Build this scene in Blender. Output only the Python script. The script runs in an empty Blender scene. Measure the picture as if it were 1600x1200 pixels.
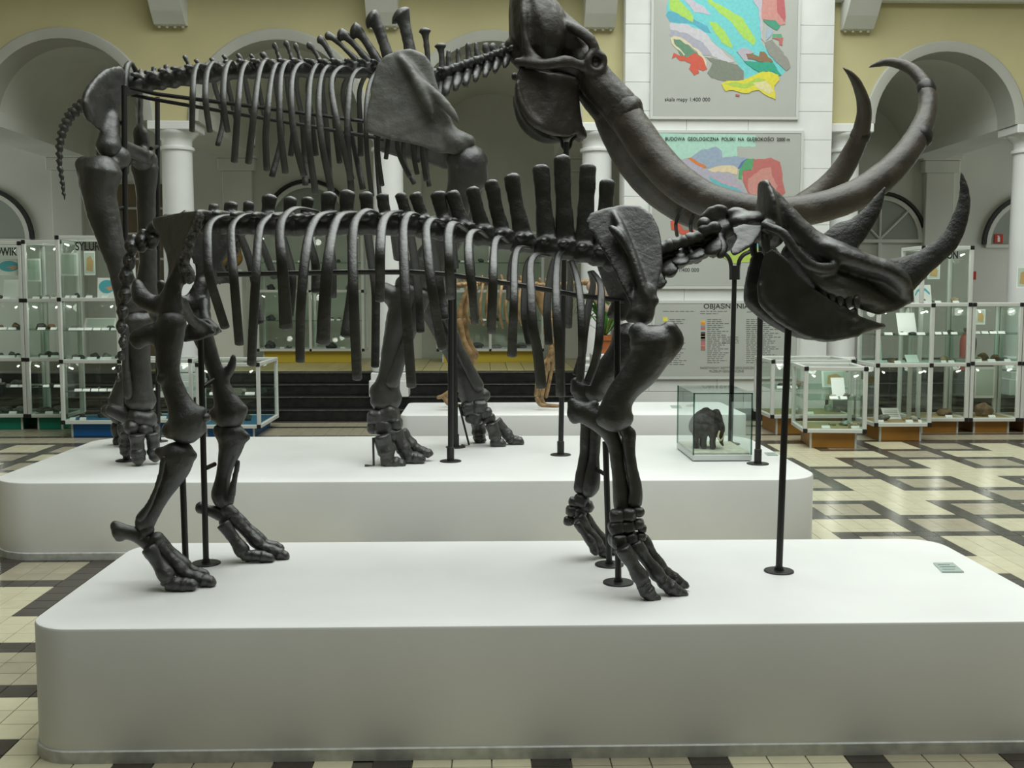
import bpy, bmesh, math, random
from mathutils import Vector, Matrix, noise
from mathutils.geometry import tessellate_polygon
random.seed(7)
S = bpy.context.scene
COL = S.collection
# ------------------------------------------------------------------ camera
FPX, HOR, VPX, CAMH = 1680.0, 458.0, 755.0, 1.65
TH = math.atan((600 - HOR) / FPX)
PS = math.atan((800 - VPX) / FPX * math.cos(TH))
cd = bpy.data.cameras.new('camera'); cam = bpy.data.objects.new('camera', cd); COL.objects.link(cam)
cd.sensor_width = 36.0; cd.lens = 36.0 * FPX / 1600; cd.clip_end = 200
cam.location = (0, 0, CAMH); cam.rotation_euler = (math.pi / 2 - TH, 0, -PS)
S.camera = cam
FW = Vector((math.sin(PS) * math.cos(TH), math.cos(PS) * math.cos(TH), -math.sin(TH)))
RT = Vector((math.cos(PS), -math.sin(PS), 0)); UP = RT.cross(FW)
C0 = Vector((0, 0, CAMH))
def ray(px, py): return FW + RT * ((px - 800) / FPX) + UP * ((600 - py) / FPX)
def P(px, py, Y):
    d = ray(px, py); return C0 + d * (Y / d.y)
def G(px, py, z=0.0):
    d = ray(px, py); return C0 + d * ((z - CAMH) / d.z)
def PROJ(p):
    v = Vector(p) - C0; c = v.dot(FW)
    return 800 + FPX * v.dot(RT) / c, 600 - FPX * v.dot(UP) / c
# ------------------------------------------------------------------ light: overcast daylight through the hall's glass roof
W = bpy.data.worlds.new('world'); S.world = W; W.use_nodes = True
bg = W.node_tree.nodes['Background']; bg.inputs[0].default_value = (0.80, 0.88, 0.92, 1); bg.inputs[1].default_value = 0.05
ld = bpy.data.lights.new('skylight', 'AREA'); ld.shape = 'RECTANGLE'; ld.size = 9.5; ld.size_y = 12.0
ld.energy = 1560; ld.color = (0.95, 1.0, 0.95)
lo = bpy.data.objects.new('skylight', ld); COL.objects.link(lo); lo.location = (2.0, 7.0, 9.35)
# unseen fill lamps added at both ends to brighten the aisle behind the arcade
for wx, wr in ((-9.9, -90), (10.9, 90)):
    wl = bpy.data.lights.new('aisle_fill_light', 'AREA'); wl.shape = 'RECTANGLE'; wl.size = 2.9; wl.size_y = 2.6; wl.energy = 42; wl.color = (0.93, 1.0, 0.96)
    wo = bpy.data.objects.new('aisle_fill_light', wl); COL.objects.link(wo); wo.location = (wx, 16.4, 2.2); wo.rotation_euler = (math.radians(90), 0, math.radians(wr))
S.view_settings.view_transform = 'Standard'; S.view_settings.look = 'None'
S.view_settings.exposure = 0.08; S.view_settings.gamma = 1.0; S.view_settings.use_curve_mapping = False
S.cycles.transparent_max_bounces = 32; S.cycles.max_bounces = 6
# ------------------------------------------------------------------ materials
MATS = {}
def mat(name, col, rough=0.6, spec=0.5, metal=0.0, var=0.0, vscale=6.0, bump=0.0, bscale=30.0, col2=None, rvar=0.0, orand=0.0, detail=5.0, coat=0.0, emit=0.0):
    if name in MATS: return MATS[name]
    m = bpy.data.materials.new(name); m.use_nodes = True
    nt = m.node_tree; b = nt.nodes['Principled BSDF']
    b.inputs['Base Color'].default_value = (*col, 1); b.inputs['Roughness'].default_value = rough
    b.inputs['Specular IOR Level'].default_value = spec; b.inputs['Metallic'].default_value = metal
    b.inputs['Coat Weight'].default_value = coat; b.inputs['Coat Roughness'].default_value = 0.42
    if emit: b.inputs['Emission Color'].default_value = (*col, 1); b.inputs['Emission Strength'].default_value = emit
    N = nt.nodes.new; L = nt.links.new
    if var or bump or col2 or rvar or orand:
        tc = N('ShaderNodeTexCoord'); gp = N('ShaderNodeNewGeometry')
        nz = N('ShaderNodeTexNoise'); nz.inputs['Scale'].default_value = vscale; nz.inputs['Detail'].default_value = detail
        L(gp.outputs['Position'], nz.inputs['Vector'])
        rp = N('ShaderNodeValToRGB')
        c2 = col2 if col2 else tuple(c * (1 - var) for c in col)
        c1 = col if col2 else tuple(min(1, c * (1 + var)) for c in col)
        rp.color_ramp.elements[0].position = 0.35; rp.color_ramp.elements[0].color = (*c2, 1)
        rp.color_ramp.elements[1].position = 0.68; rp.color_ramp.elements[1].color = (*c1, 1)
        L(nz.outputs['Fac'], rp.inputs['Fac']); out = rp.outputs['Color']
        if orand:
            oi = N('ShaderNodeObjectInfo'); mp = N('ShaderNodeMapRange')
            mp.inputs['To Min'].default_value = 1 - orand; mp.inputs['To Max'].default_value = 1 + orand
            L(oi.outputs['Random'], mp.inputs['Value'])
            hs = N('ShaderNodeHueSaturation'); L(mp.outputs['Result'], hs.inputs['Value']); L(out, hs.inputs['Color']); out = hs.outputs['Color']
        L(out, b.inputs['Base Color'])
        if rvar:
            mr = N('ShaderNodeMapRange'); mr.inputs['To Min'].default_value = rough - rvar; mr.inputs['To Max'].default_value = rough + rvar
            L(nz.outputs['Fac'], mr.inputs['Value']); L(mr.outputs['Result'], b.inputs['Roughness'])
        if bump:
            n2 = N('ShaderNodeTexNoise'); n2.inputs['Scale'].default_value = bscale; n2.inputs['Detail'].default_value = 8; n2.inputs['Roughness'].default_value = 0.62
            L(gp.outputs['Position'], n2.inputs['Vector'])
            bp = N('ShaderNodeBump'); bp.inputs['Strength'].default_value = bump; bp.inputs['Distance'].default_value = 0.01
            L(n2.outputs['Fac'], bp.inputs['Height']); L(bp.outputs['Normal'], b.inputs['Normal'])
    MATS[name] = m
    return m
def glassmat(name, tint, rough=0.02, ior=1.45):
    if name in MATS: return MATS[name]
    m = bpy.data.materials.new(name); m.use_nodes = True; nt = m.node_tree; N = nt.nodes.new; L = nt.links.new
    nt.nodes.remove(nt.nodes['Principled BSDF']); o = nt.nodes['Material Output']
    t = N('ShaderNodeBsdfTransparent'); t.inputs[0].default_value = (*tint, 1)
    g = N('ShaderNodeBsdfGlossy'); g.inputs['Roughness'].default_value = rough
    lw = N('ShaderNodeLayerWeight'); lw.inputs['Blend'].default_value = 0.5; pw = N('ShaderNodeMath'); pw.operation = 'POWER'; pw.inputs[1].default_value = 5.0
    fr = N('ShaderNodeMath'); fr.operation = 'MULTIPLY_ADD'; fr.inputs[1].default_value = 0.6; fr.inputs[2].default_value = 0.03
    L(lw.outputs['Facing'], pw.inputs[0]); L(pw.outputs[0], fr.inputs[0])
    mx = N('ShaderNodeMixShader'); L(fr.outputs[0], mx.inputs[0]); L(t.outputs[0], mx.inputs[1]); L(g.outputs[0], mx.inputs[2]); L(mx.outputs[0], o.inputs[0])
    MATS[name] = m; return m
# ------------------------------------------------------------------ mesh helpers
class MB:
    def __init__(s): s.v = []; s.f = []
    def add(s, v, f):
        n = len(s.v); s.v += [Vector(p) for p in v]; s.f += [tuple(i + n for i in q) for q in f]; return s
    def box(s, x0, x1, y0, y1, z0, z1):
        return s.add([(x0, y0, z0), (x1, y0, z0), (x1, y1, z0), (x0, y1, z0), (x0, y0, z1), (x1, y0, z1), (x1, y1, z1), (x0, y1, z1)],
                     [(0, 3, 2, 1), (4, 5, 6, 7), (0, 1, 5, 4), (1, 2, 6, 5), (2, 3, 7, 6), (3, 0, 4, 7)])
    def cbox(s, x0, x1, y0, y1, z0, z1, c):      # box with chamfered edges
        b = bmesh.new(); bmesh.ops.create_cube(b, size=1)
        for q in b.verts: q.co = Vector(((x0 + x1) / 2 + q.co.x * (x1 - x0), (y0 + y1) / 2 + q.co.y * (y1 - y0), (z0 + z1) / 2 + q.co.z * (z1 - z0)))
        bmesh.ops.bevel(b, geom=list(b.edges), offset=c, segments=1, affect='EDGES')
        b.verts.index_update(); r = s.add([q.co.copy() for q in b.verts], [tuple(q.index for q in f.verts) for f in b.faces]); b.free(); return r
    def prism(s, outline, axis, t0, t1):         # outline of 2D points, extruded along an axis ('y' : points are x,z ; 'z' : x,y ; 'x' : y,z)
        def mk(p, t): return {'y': (p[0], t, p[1]), 'z': (p[0], p[1], t), 'x': (t, p[0], p[1])}[axis]
        n = len(outline); v = [mk(p, t0) for p in outline] + [mk(p, t1) for p in outline]
        tri = tessellate_polygon([[Vector((p[0], p[1], 0)) for p in outline]])
        f = [tuple(t) for t in tri] + [tuple(i + n for i in reversed(t)) for t in tri] + [(i, i + n, (i + 1) % n + n, (i + 1) % n) for i in range(n)]
        return s.add(v, f)
    def lathe(s, prof, cx, cy, seg=24):          # prof: (r, z) from bottom to top
        v = []; f = []; n = len(prof)
        for k in range(seg):
            a = 2 * math.pi * k / seg
            for r, z in prof: v.append((cx + r * math.cos(a), cy + r * math.sin(a), z))
        for k in range(seg):
            k2 = (k + 1) % seg
            for i in range(n - 1): f.append((k * n + i, k2 * n + i, k2 * n + i + 1, k * n + i + 1))
        f.append(tuple(k * n for k in range(seg))[::-1]); f.append(tuple(k * n + n - 1 for k in range(seg)))
        return s.add(v, f)
    def tube(s, pts, r, seg=8): return s.loft([(Vector(p), r, r) for p in pts], seg=seg, sub=1, round_ends=False)
    def loft(s, secs, seg=10, sub=4, ref=(0, 1, 0), round_ends=True):
        """secs: (centre, radius across ref-perp plane, radius along ref); smooth tapering limb with rounded ends"""
        pts = [Vector(q[0]) for q in secs]; ra = [q[1] for q in secs]; rb = [q[2] for q in secs]
        if sub > 1 and len(pts) > 2:
            P2, A2, B2 = [], [], []
            n = len(pts)
            for i in range(n - 1):
                i0, i3 = max(i - 1, 0), min(i + 2, n - 1)
                for k in range(sub):
                    t = k / sub
                    def cr(a, b, c, d): return 0.5 * ((2 * b) + (c - a) * t + (2 * a - 5 * b + 4 * c - d) * t * t + (3 * b - a - 3 * c + d) * t ** 3)
                    P2.append(cr(pts[i0], pts[i], pts[i + 1], pts[i3])); A2.append(max(1e-4, cr(ra[i0], ra[i], ra[i + 1], ra[i3]))); B2.append(max(1e-4, cr(rb[i0], rb[i], rb[i + 1], rb[i3])))
            P2.append(pts[-1]); A2.append(ra[-1]); B2.append(rb[-1]); pts, ra, rb = P2, A2, B2
        n = len(pts)
        tan = [((pts[min(i + 1, n - 1)] - pts[max(i - 1, 0)]).normalized()) for i in range(n)]
        if round_ends:
            t0, t1 = tan[0], tan[-1]; a0, b0, a1, b1 = ra[0], rb[0], ra[-1], rb[-1]
            e0 = min(a0, b0); e1 = min(a1, b1)
            pre = [(pts[0] - t0 * e0 * 0.75, 0.35), (pts[0] - t0 * e0 * 0.5, 0.72)]; post = [(pts[-1] + t1 * e1 * 0.5, 0.72), (pts[-1] + t1 * e1 * 0.75, 0.35)]
            pts = [q[0] for q in pre] + pts + [q[0] for q in post]; tan = [t0] * 2 + tan + [t1] * 2
            ra = [a0 * q[1] for q in pre] + ra + [a1 * q[1] for q in post]; rb = [b0 * q[1] for q in pre] + rb + [b1 * q[1] for q in post]; n += 4
        rv = Vector(ref); m = n // 2
        us = [None] * n
        u = rv - tan[m] * rv.dot(tan[m])
        if u.length < 0.1: u = Vector((1, 0, 0.01)) - tan[m] * tan[m].dot(Vector((1, 0, 0.01)))
        us[m] = u.normalized()
        for rng, st in ((range(m + 1, n), -1), (range(m - 1, -1, -1), 1)):
            for i in rng:
                u = us[i + st]; u = u - tan[i] * u.dot(tan[i]); us[i] = u.normalized()
        v = []; f = []
        for i in range(n):
            w = tan[i].cross(us[i])
            for k in range(seg):
                a = 2 * math.pi * k / seg
                v.append(pts[i] + us[i] * (rb[i] * math.cos(a)) + w * (ra[i] * math.sin(a)))
        for i in range(n - 1):
            for k in range(seg): f.append((i * seg + k, i * seg + (k + 1) % seg, (i + 1) * seg + (k + 1) % seg, (i + 1) * seg + k))
        f.append(tuple(range(seg - 1, -1, -1))); f.append(tuple(range((n - 1) * seg, n * seg)))
        return s.add(v, f)
    def ball(s, c, rx, ry, rz, seg=12, rings=8, rot=None):
        c = Vector(c); v = [c + (rot @ Vector((0, 0, -rz)) if rot else Vector((0, 0, -rz)))]; f = []
        for i in range(1, rings):
            a = -math.pi / 2 + math.pi * i / rings
            for k in range(seg):
                b = 2 * math.pi * k / seg; q = Vector((rx * math.cos(a) * math.cos(b), ry * math.cos(a) * math.sin(b), rz * math.sin(a)))
                v.append(c + (rot @ q if rot else q))
        v.append(c + (rot @ Vector((0, 0, rz)) if rot else Vector((0, 0, rz))))
        for k in range(seg): f.append((0, 1 + (k + 1) % seg, 1 + k))
        for i in range(rings - 2):
            for k in range(seg): f.append((1 + i * seg + k, 1 + i * seg + (k + 1) % seg, 1 + (i + 1) * seg + (k + 1) % seg, 1 + (i + 1) * seg + k))
        t = len(v) - 1
        for k in range(seg): f.append((t, 1 + (rings - 2) * seg + k, 1 + (rings - 2) * seg + (k + 1) % seg))
        return s.add(v, f)
    def mesh(s, name, off=None):
        me = bpy.data.meshes.new(name); o = off or Vector((0, 0, 0))
        me.from_pydata([tuple(p - o) for p in s.v], [], s.f)
        bm = bmesh.new(); bm.from_mesh(me); bmesh.ops.recalc_face_normals(bm, faces=bm.faces); bm.to_mesh(me); bm.free()
        return me
ORG = {}
def org(o): return ORG.get(o.name, Vector((0, 0, 0)))
def tag(o, label=None, cat=None, group=None, kind=None):
    if label: o['label'] = label
    if cat: o['category'] = cat
    if group: o['group'] = group
    if kind: o['kind'] = kind
    return o
def thing(name, label, cat, loc, group=None, kind=None):
    o = bpy.data.objects.new(name, None); COL.objects.link(o); o.empty_display_size = 0.1
    o.location = loc; ORG[o.name] = Vector(loc); return tag(o, label, cat, group, kind)
def obj(name, mb, m, parent=None, smooth=None, base=None):
    if parent: off = org(parent)
    elif base is not None: off = Vector(base)
    else:
        xs = [p.x for p in mb.v]; ys = [p.y for p in mb.v]; zs = [p.z for p in mb.v]
        off = Vector(((min(xs) + max(xs)) / 2, (min(ys) + max(ys)) / 2, min(zs)))
    me = mb.mesh(name, off); me.materials.append(m)
    if smooth is not None:
        me.shade_smooth()
        if smooth > 0: me.set_sharp_from_angle(angle=math.radians(smooth))
    o = bpy.data.objects.new(name, me); COL.objects.link(o)
    if parent: o.parent = parent
    else: o.location = off
    ORG[o.name] = off
    return o
_BS = bpy.data.scenes.new('bake')
def bake(name, mb, m, parent, voxel, smooth=4, disp=0.0, dscale=9.0, floor=None):
    """join overlapping shapes into one continuous skin"""
    me = mb.mesh('tmp'); t = bpy.data.objects.new('tmp', me); _BS.collection.objects.link(t)
    r = t.modifiers.new('r', 'REMESH'); r.mode = 'VOXEL'; r.voxel_size = voxel
    if smooth: q = t.modifiers.new('s', 'SMOOTH'); q.iterations = smooth; q.factor = 0.5
    vl = _BS.view_layers[0]; vl.update(); dg = vl.depsgraph; out = bpy.data.meshes.new_from_object(t.evaluated_get(dg))
    bpy.data.objects.remove(t); bpy.data.meshes.remove(me)
    off = org(parent); out.name = name
    n = len(out.vertices); co = [0.0] * (3 * n); out.vertices.foreach_get('co', co)
    if disp:
        no = [0.0] * (3 * n); out.vertex_normals.foreach_get('vector', no)
        for i in range(n):
            j = 3 * i; d = disp * (noise.noise(Vector((co[j], co[j + 1], co[j + 2])) * dscale) + 0.5 * noise.noise(Vector((co[j], co[j + 1], co[j + 2])) * dscale * 2.7))
            co[j] += no[j] * d; co[j + 1] += no[j + 1] * d; co[j + 2] += no[j + 2] * d
    for i in range(n):
        j = 3 * i
        if floor is not None and co[j + 2] < floor: co[j + 2] = floor
        co[j] -= off.x; co[j + 1] -= off.y; co[j + 2] -= off.z
    out.vertices.foreach_set('co', co); out.update()
    out.materials.clear(); out.materials.append(m); out.shade_smooth()
    o = bpy.data.objects.new(name, out); COL.objects.link(o); o.parent = parent; ORG[o.name] = off
    return o
def text(name, s, size, loc, m, parent, align='LEFT', extrude=0.001, sx=1.0, bold=0.0):
    c = bpy.data.curves.new('t', 'FONT'); c.body = s; c.size = size; c.align_x = align; c.extrude = extrude; c.offset = bold
    t = bpy.data.objects.new('t', c); COL.objects.link(t)
    dg = bpy.context.evaluated_depsgraph_get(); me = bpy.data.meshes.new_from_object(t.evaluated_get(dg)); bpy.data.objects.remove(t)
    R = Matrix.Rotation(math.pi / 2, 4, 'X') @ Matrix.Diagonal((sx, 1, 1, 1)); me.transform(Matrix.Translation(Vector(loc) - org(parent)) @ R)
    me.materials.clear(); me.materials.append(m); me.name = name
    o = bpy.data.objects.new(name, me); COL.objects.link(o); o.parent = parent; ORG[o.name] = org(parent); return o
def copy_tree(o, parent=None, loc=None):
    c = o.copy(); COL.objects.link(c); c.parent = parent
    if loc is not None: c.location = loc
    for ch in o.children: copy_tree(ch, c)
    return c
# ================================================================== the hall
M_yel = mat('yellow_plaster', (0.56, 0.515, 0.295), 0.85, 0.2, var=0.05, vscale=1.2)
M_far = mat('dull_hall_plaster', (0.36, 0.34, 0.26), 0.9, 0.1)
M_mld = mat('grey_moulding_plaster', (0.46, 0.465, 0.42), 0.75, 0.2, var=.05, vscale=2)
M_wht = mat('white_plaster', (0.70, 0.71, 0.67), 0.7, 0.3, var=0.04, vscale=1.5)
M_gry = mat('grey_white_plaster', (0.66, 0.665, 0.61), 0.8, 0.2, var=0.05, vscale=1.0)
M_wpt = mat('white_paint', (0.80, 0.81, 0.80), 0.38, 0.4, var=0.03, vscale=2.0)
M_sto = mat('white_stone_block', (0.74, 0.75, 0.73), 0.6, 0.3, var=0.04, vscale=3.0, orand=0.03)
M_grt = mat('joint_mortar', (0.38, 0.38, 0.36), 0.9, 0.1)
M_dst = mat('black_stone_step', (0.016, 0.016, 0.015), 0.35, 0.4, var=0.4, vscale=14)
M_pli = mat('white_plinth_paint', (0.82, 0.83, 0.82), 0.42, 0.35, var=0.035, vscale=1.6, rvar=0.06)
M_skt = mat('grey_plinth_strip', (0.62, 0.64, 0.62), 0.45, 0.4, var=0.15, vscale=20)
M_blk = mat('black_metal', (0.012, 0.012, 0.012), 0.42, 0.5)
PZ = 0.485
WY = 14.2         # arcade wall face
# ---- floor of square tiles: cream crosses, beige squares, dark bands
TS = 0.1402; TOX, TOY, TOXL = 3.1108, 7.279, 2.763
M_tc = mat('cream_tile', (0.60, 0.565, 0.40), 0.24, 0.45, var=0.05, vscale=9, orand=0.05)
M_tb = mat('beige_tile', (0.36, 0.325, 0.235), 0.22, 0.45, var=0.07, vscale=9, orand=0.06)
M_td = mat('dark_brown_tile', (0.058, 0.050, 0.042), 0.22, 0.45, var=0.12, vscale=9, orand=0.08)
M_tg = mat('tile_joint', (0.12, 0.11, 0.085), 0.9, 0.1)
def tile_class(i, j):
    if j >= 32:
        if j in (32, 36, 42, 46): return 2
        return 0 if j >= 47 else 1
    ci, ri, di, rj = i // 4, j // 4, i % 4, j % 4
    def cream(a, b): return (a + b) % 2 == 1 or (a % 2 == 0 and (a // 2 + b // 2) % 2 == 1)
    def center(a, b): return a % 2 == 0 and b % 2 == 0 and (a // 2 + b // 2) % 2 == 1
    if di < 3 and rj < 3: return 0 if cream(ci, ri) else 1
    if di == 3 and rj == 3: return 2
    if di == 3: return 0 if cream(ci, ri) and cream(ci + 1, ri) and (center(ci, ri) or center(ci + 1, ri)) else 2
    return 0 if cream(ci, ri) and cream(ci, ri + 1) and (center(ci, ri) or center(ci, ri + 1)) else 2
fl = tag(obj('floor', MB().box(-10, 11, -9, 18.2, -0.2, -0.006), M_tg), kind='structure')
PLN = [(-1.62, 2.15, 3.70, 5.00), (-3.10, 2.15, 6.63, 8.75), (-0.80, 2.55, 10.25, 11.45)]
def blocked(x, y):
    for x0, x1, y0, y1 in PLN:
        if x0 + .2 < x < x1 - .2 and y0 + .2 < y < y1 - .2: return True
        for k in range(1, 40):       # sight line from the eye passes through a plinth
            t = k / 40; z = CAMH * (1 - t)
            if z < PZ - .12 and x0 + .3 < x * t < x1 - .3 and y0 + .25 < y * t < y1 - .1: return True
    return False
tiles = []
for side, ox, xa, xb in ((0, TOXL, -9.5, -0.45), (1, TOX, -0.45, 10.5)):
    for i in range(int((xa - ox) / TS) - 1, int((xb - ox) / TS) + 2):
        x = ox + (i + .5) * TS
        if not (xa <= x < xb): continue
        for j in range(-37, 48):
            y = TOY + (j + .5) * TS
            if y > 13.88: continue
            u, v = PROJ((x, y, 0))
            if -700 < u < 2300 and v < 1500 and not blocked(x, y): tiles.append((1 / y ** 2 if (0 < u < 1600 and v < 1200) else 0, x, y, tile_class(i, j)))
tiles.sort(reverse=True)
h = TS / 2 - 0.0019
def tile_verts(x, y):
    c = 0.0015
    return [(x - h, y - h, -.006), (x + h, y - h, -.006), (x + h, y + h, -.006), (x - h, y + h, -.006), (x - h, y - h, -c), (x + h, y - h, -c), (x + h, y + h, -c), (x - h, y + h, -c),
            (x - h + c, y - h + c, 0), (x + h - c, y - h + c, 0), (x + h - c, y + h - c, 0), (x - h + c, y + h - c, 0)]
TF = [(8, 9, 10, 11), (0, 1, 5, 4), (1, 2, 6, 5), (2, 3, 7, 6), (3, 0, 4, 7), (4, 5, 9, 8), (5, 6, 10, 9), (6, 7, 11, 10), (7, 4, 8, 11)]
TM = []
for m in (M_tc, M_tb, M_td):
    me = MB().add(tile_verts(0, 0), TF).mesh('tile'); me.materials.append(m); TM.append(me)
FO = org(fl)
cnt = 0; rest = [MB(), MB(), MB()]
for a, x, y, c in tiles:
    if a > 0 and cnt < 300:
        o = bpy.data.objects.new('tile', TM[c]); COL.objects.link(o); o.parent = fl; o.location = Vector((x, y, 0)) - FO; cnt += 1
    else: rest[c].add(tile_verts(x, y), TF)
for mb, m, nm in zip(rest, (M_tc, M_tb, M_td), ('cream_tiles', 'beige_tiles', 'dark_tiles')): tag(obj(nm, mb, m, fl), kind='stuff')
# ---- plinths
def rrect(x0, x1, y0, y1, r, n=10):
    o = []
    for cx, cy, a0 in ((x1 - r, y1 - r, 0), (x0 + r, y1 - r, 90), (x0 + r, y0 + r, 180), (x1 - r, y0 + r, 270)):
        for k in range(n + 1):
            a = math.radians(a0 + 90 * k / n); o.append((cx + r * math.cos(a), cy + r * math.sin(a)))
    return o
def plinth(box, r, label):
    x0, x1, y0, y1 = box
    t = thing('plinth', label, 'plinth', ((x0 + x1) / 2, (y0 + y1) / 2, 0))
    mb = MB(); rings = []
    for z, d in ((0.0, 0), (PZ - .012, 0), (PZ - .004, .004), (PZ, .013)):
        rings.append([(p[0], p[1], z) for p in rrect(x0 + d, x1 - d, y0 + d, y1 - d, r - d)])
    n = len(rings[0]); v = [p for q in rings for p in q]; f = []
    for k in range(len(rings) - 1):
        for i in range(n): f.append((k * n + i, k * n + (i + 1) % n, (k + 1) * n + (i + 1) % n, (k + 1) * n + i))
    f.append(tuple(range(n - 1, -1, -1))); f.append(tuple(range((len(rings) - 1) * n, len(rings) * n)))
    mb.add(v, f); obj('plinth_body', mb, M_pli, t, smooth=35)
    s = MB(); e = .008
    ro = rrect(x0 - e, x1 + e, y0 - e, y1 + e, r + e); ri = rrect(x0 - .0005, x1 + .0005, y0 - .0005, y1 + .0005, r)
    v = [(p[0], p[1], z) for q, z in ((ri, 0), (ro, 0), (ro, .042), (ri, .046)) for p in q]
    s.add(v, [(k * n + i, k * n + (i + 1) % n, (k + 1) % 4 * n + (i + 1) % n, (k + 1) % 4 * n + i) for k in range(4) for i in range(n)])
    obj('base_strip', s, M_skt, t, smooth=35)
    return t
plinth(PLN[0], .17, 'low white plinth with rounded corners nearest the front, under the horned skeleton')
plinth(PLN[1], .30, 'wide white plinth with rounded corners under the tusked skeleton')
plinth(PLN[2], .08, 'white plinth at the back under the small brown skeleton')
# ---- arcade wall with round arches
CX = [-9.53, -6.77, -4.01, -1.25, 1.51]; CXR = [4.81, 7.31, 9.81]
SPR, RI, RO, WTOP = 3.86, 1.03, 1.17, 9.4
WT = 0.45
wb = tag(obj('wall_back', MB().box(-10, 11, 18.0, 18.2, 0.0, 9.4), M_gry), kind='structure')
wa = tag(thing('wall_arcade', None, None, (0, WY, SPR)), kind='structure')
def arch_bay(x0, x1, RI=RI, RO=RO):
    cx = (x0 + x1) / 2; n = 28
    mb = MB(); tops = []
    ang = [math.pi * k / n for k in range(n + 1)]
    # spandrel between outer curve and the rectangle above, front and back
    for y, fl_ in ((WY, 1), (WY + WT, 0)):
        v = []; f = []
        pts = [(x1, SPR)] + [(cx + RO * math.cos(a), SPR + RO * math.sin(a)) for a in ang] + [(x0, SPR)]
        for p in pts: v += [(p[0], y, p[1]), (p[0], y, WTOP)]
        for i in range(len(pts) - 1): f.append((2 * i, 2 * i + 1, 2 * i + 3, 2 * i + 2))
        mb.add(v, f)
    obj('wall_panel', mb, M_yel, wa)
    ar = MB()
    sec = [(RI, -0.03), (RO, -0.03), (RO, 0.01)]
    v = []; f = []
    prof = [(RI, WY + WT + .02), (RI, WY - .025), (RI + .05, WY - .04), (RO - .02, WY - .04), (RO, WY - .02), (RO, WY + .01), (RO, WY + WT + .02)]
    m = len(prof)
    for a in ang:
        for r, y in prof: v.append((cx + r * math.cos(a), y, SPR + r * math.sin(a)))
    for i in range(n):
        for k in range(m): f.append((i * m + k, i * m + (k + 1) % m, (i + 1) * m + (k + 1) % m, (i + 1) * m + k))
    f += [tuple(range(m)), tuple(range(n * m + m - 1, n * m - 1, -1))]
    ar.add(v, f); obj('arch_moulding', ar, M_mld, wa, smooth=40)
    # vault behind the arch up to the rear wall, and the flat strips beside it
    vb = MB(); v = []; f = []
    y0, y1 = WY + WT + .02, 18.0
    for a in ang:
        for y, e in ((y0, 0), (y1, 0), (y1, .15), (y0, .15)): v.append((cx + (RI + .02 + e) * math.cos(a), y, SPR + (RI + .02 + e) * math.sin(a)))
    for i in range(n):
        for k in range(4): f.append((4 * i + k, 4 * i + (k + 1) % 4, 4 * i + 4 + (k + 1) % 4, 4 * i + 4 + k))
    vb.add(v, f); obj('vault', vb, M_gry, wa, smooth=40)
    for xa, xb in ((x0 + .001, cx - RI), (cx + RI, x1 - .001)):
        obj("vault_beam", MB().box(xa, xb, WY + .05, 18.0, SPR - .002, SPR + .30), M_gry, wa)
for a, b in zip(CX[:-1], CX[1:]): arch_bay(a, b)
for a, b in zip(CXR[:-1], CXR[1:]): arch_bay(a, b, .93, 1.07)
obj('wall_panel', MB().box(9.81, 11, WY, WY + WT, SPR, WTOP), M_yel, wa)
obj('wall_panel', MB().box(1.51, 4.81, WY, WY + WT, SPR, WTOP), M_yel, wa)
obj('vault_beam', MB().box(1.51, 4.81, WY + WT, 18, SPR + 1.0, SPR + 1.2), M_gry, wa)
obj('vault_beam', MB().box(1.51, 1.62, WY + WT, 18, SPR, SPR + 1.0), M_gry, wa)
obj('vault_beam', MB().box(4.70, 4.81, WY + WT, 18, SPR, SPR + 1.0), M_gry, wa)
# ---- steps and the raised floor behind the arcade
st = tag(thing('trim_1', None, None, (0, 13.9, 0)), kind='structure')
for k in range(4):
    y = 13.92 + .30 * k
    mb = MB().cbox(-10, 10.9, y, 15.3, .14 * k, .14 * (k + 1), .006); obj('step', mb, M_dst, st)
    obj('step_nosing', MB().cbox(-10, 10.9, y - .012, y + .03, .14 * k + .125, .14 * (k + 1) + .002, .004), mat('worn_step_edge', (.055, .053, .048), .5, .4, var=.4, vscale=25), st)
M_pk = mat('yellow_wood_floor', (0.50, 0.43, 0.20), 0.3, 0.4, var=0.10, vscale=7, orand=.1)
rf = tag(obj('floor_raised', MB().box(-10, 10.9, 15.3, 18.0, 0, .552), M_tg), kind='structure')
pk = MB(); pv = []
PKO = org(rf)
pm = MB().cbox(-.117, .117, 0, 2.9, -.008, 0, .003).mesh('floor_plank'); pm.materials.append(M_pk)
for k in range(60):
    x = -6.5 + .24 * k
    if not (-4.6 < x < 3.2): continue
    o = bpy.data.objects.new('floor_plank', pm); COL.objects.link(o); o.parent = rf; o.location = Vector((x, 15.08, .5685)) - PKO
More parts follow.
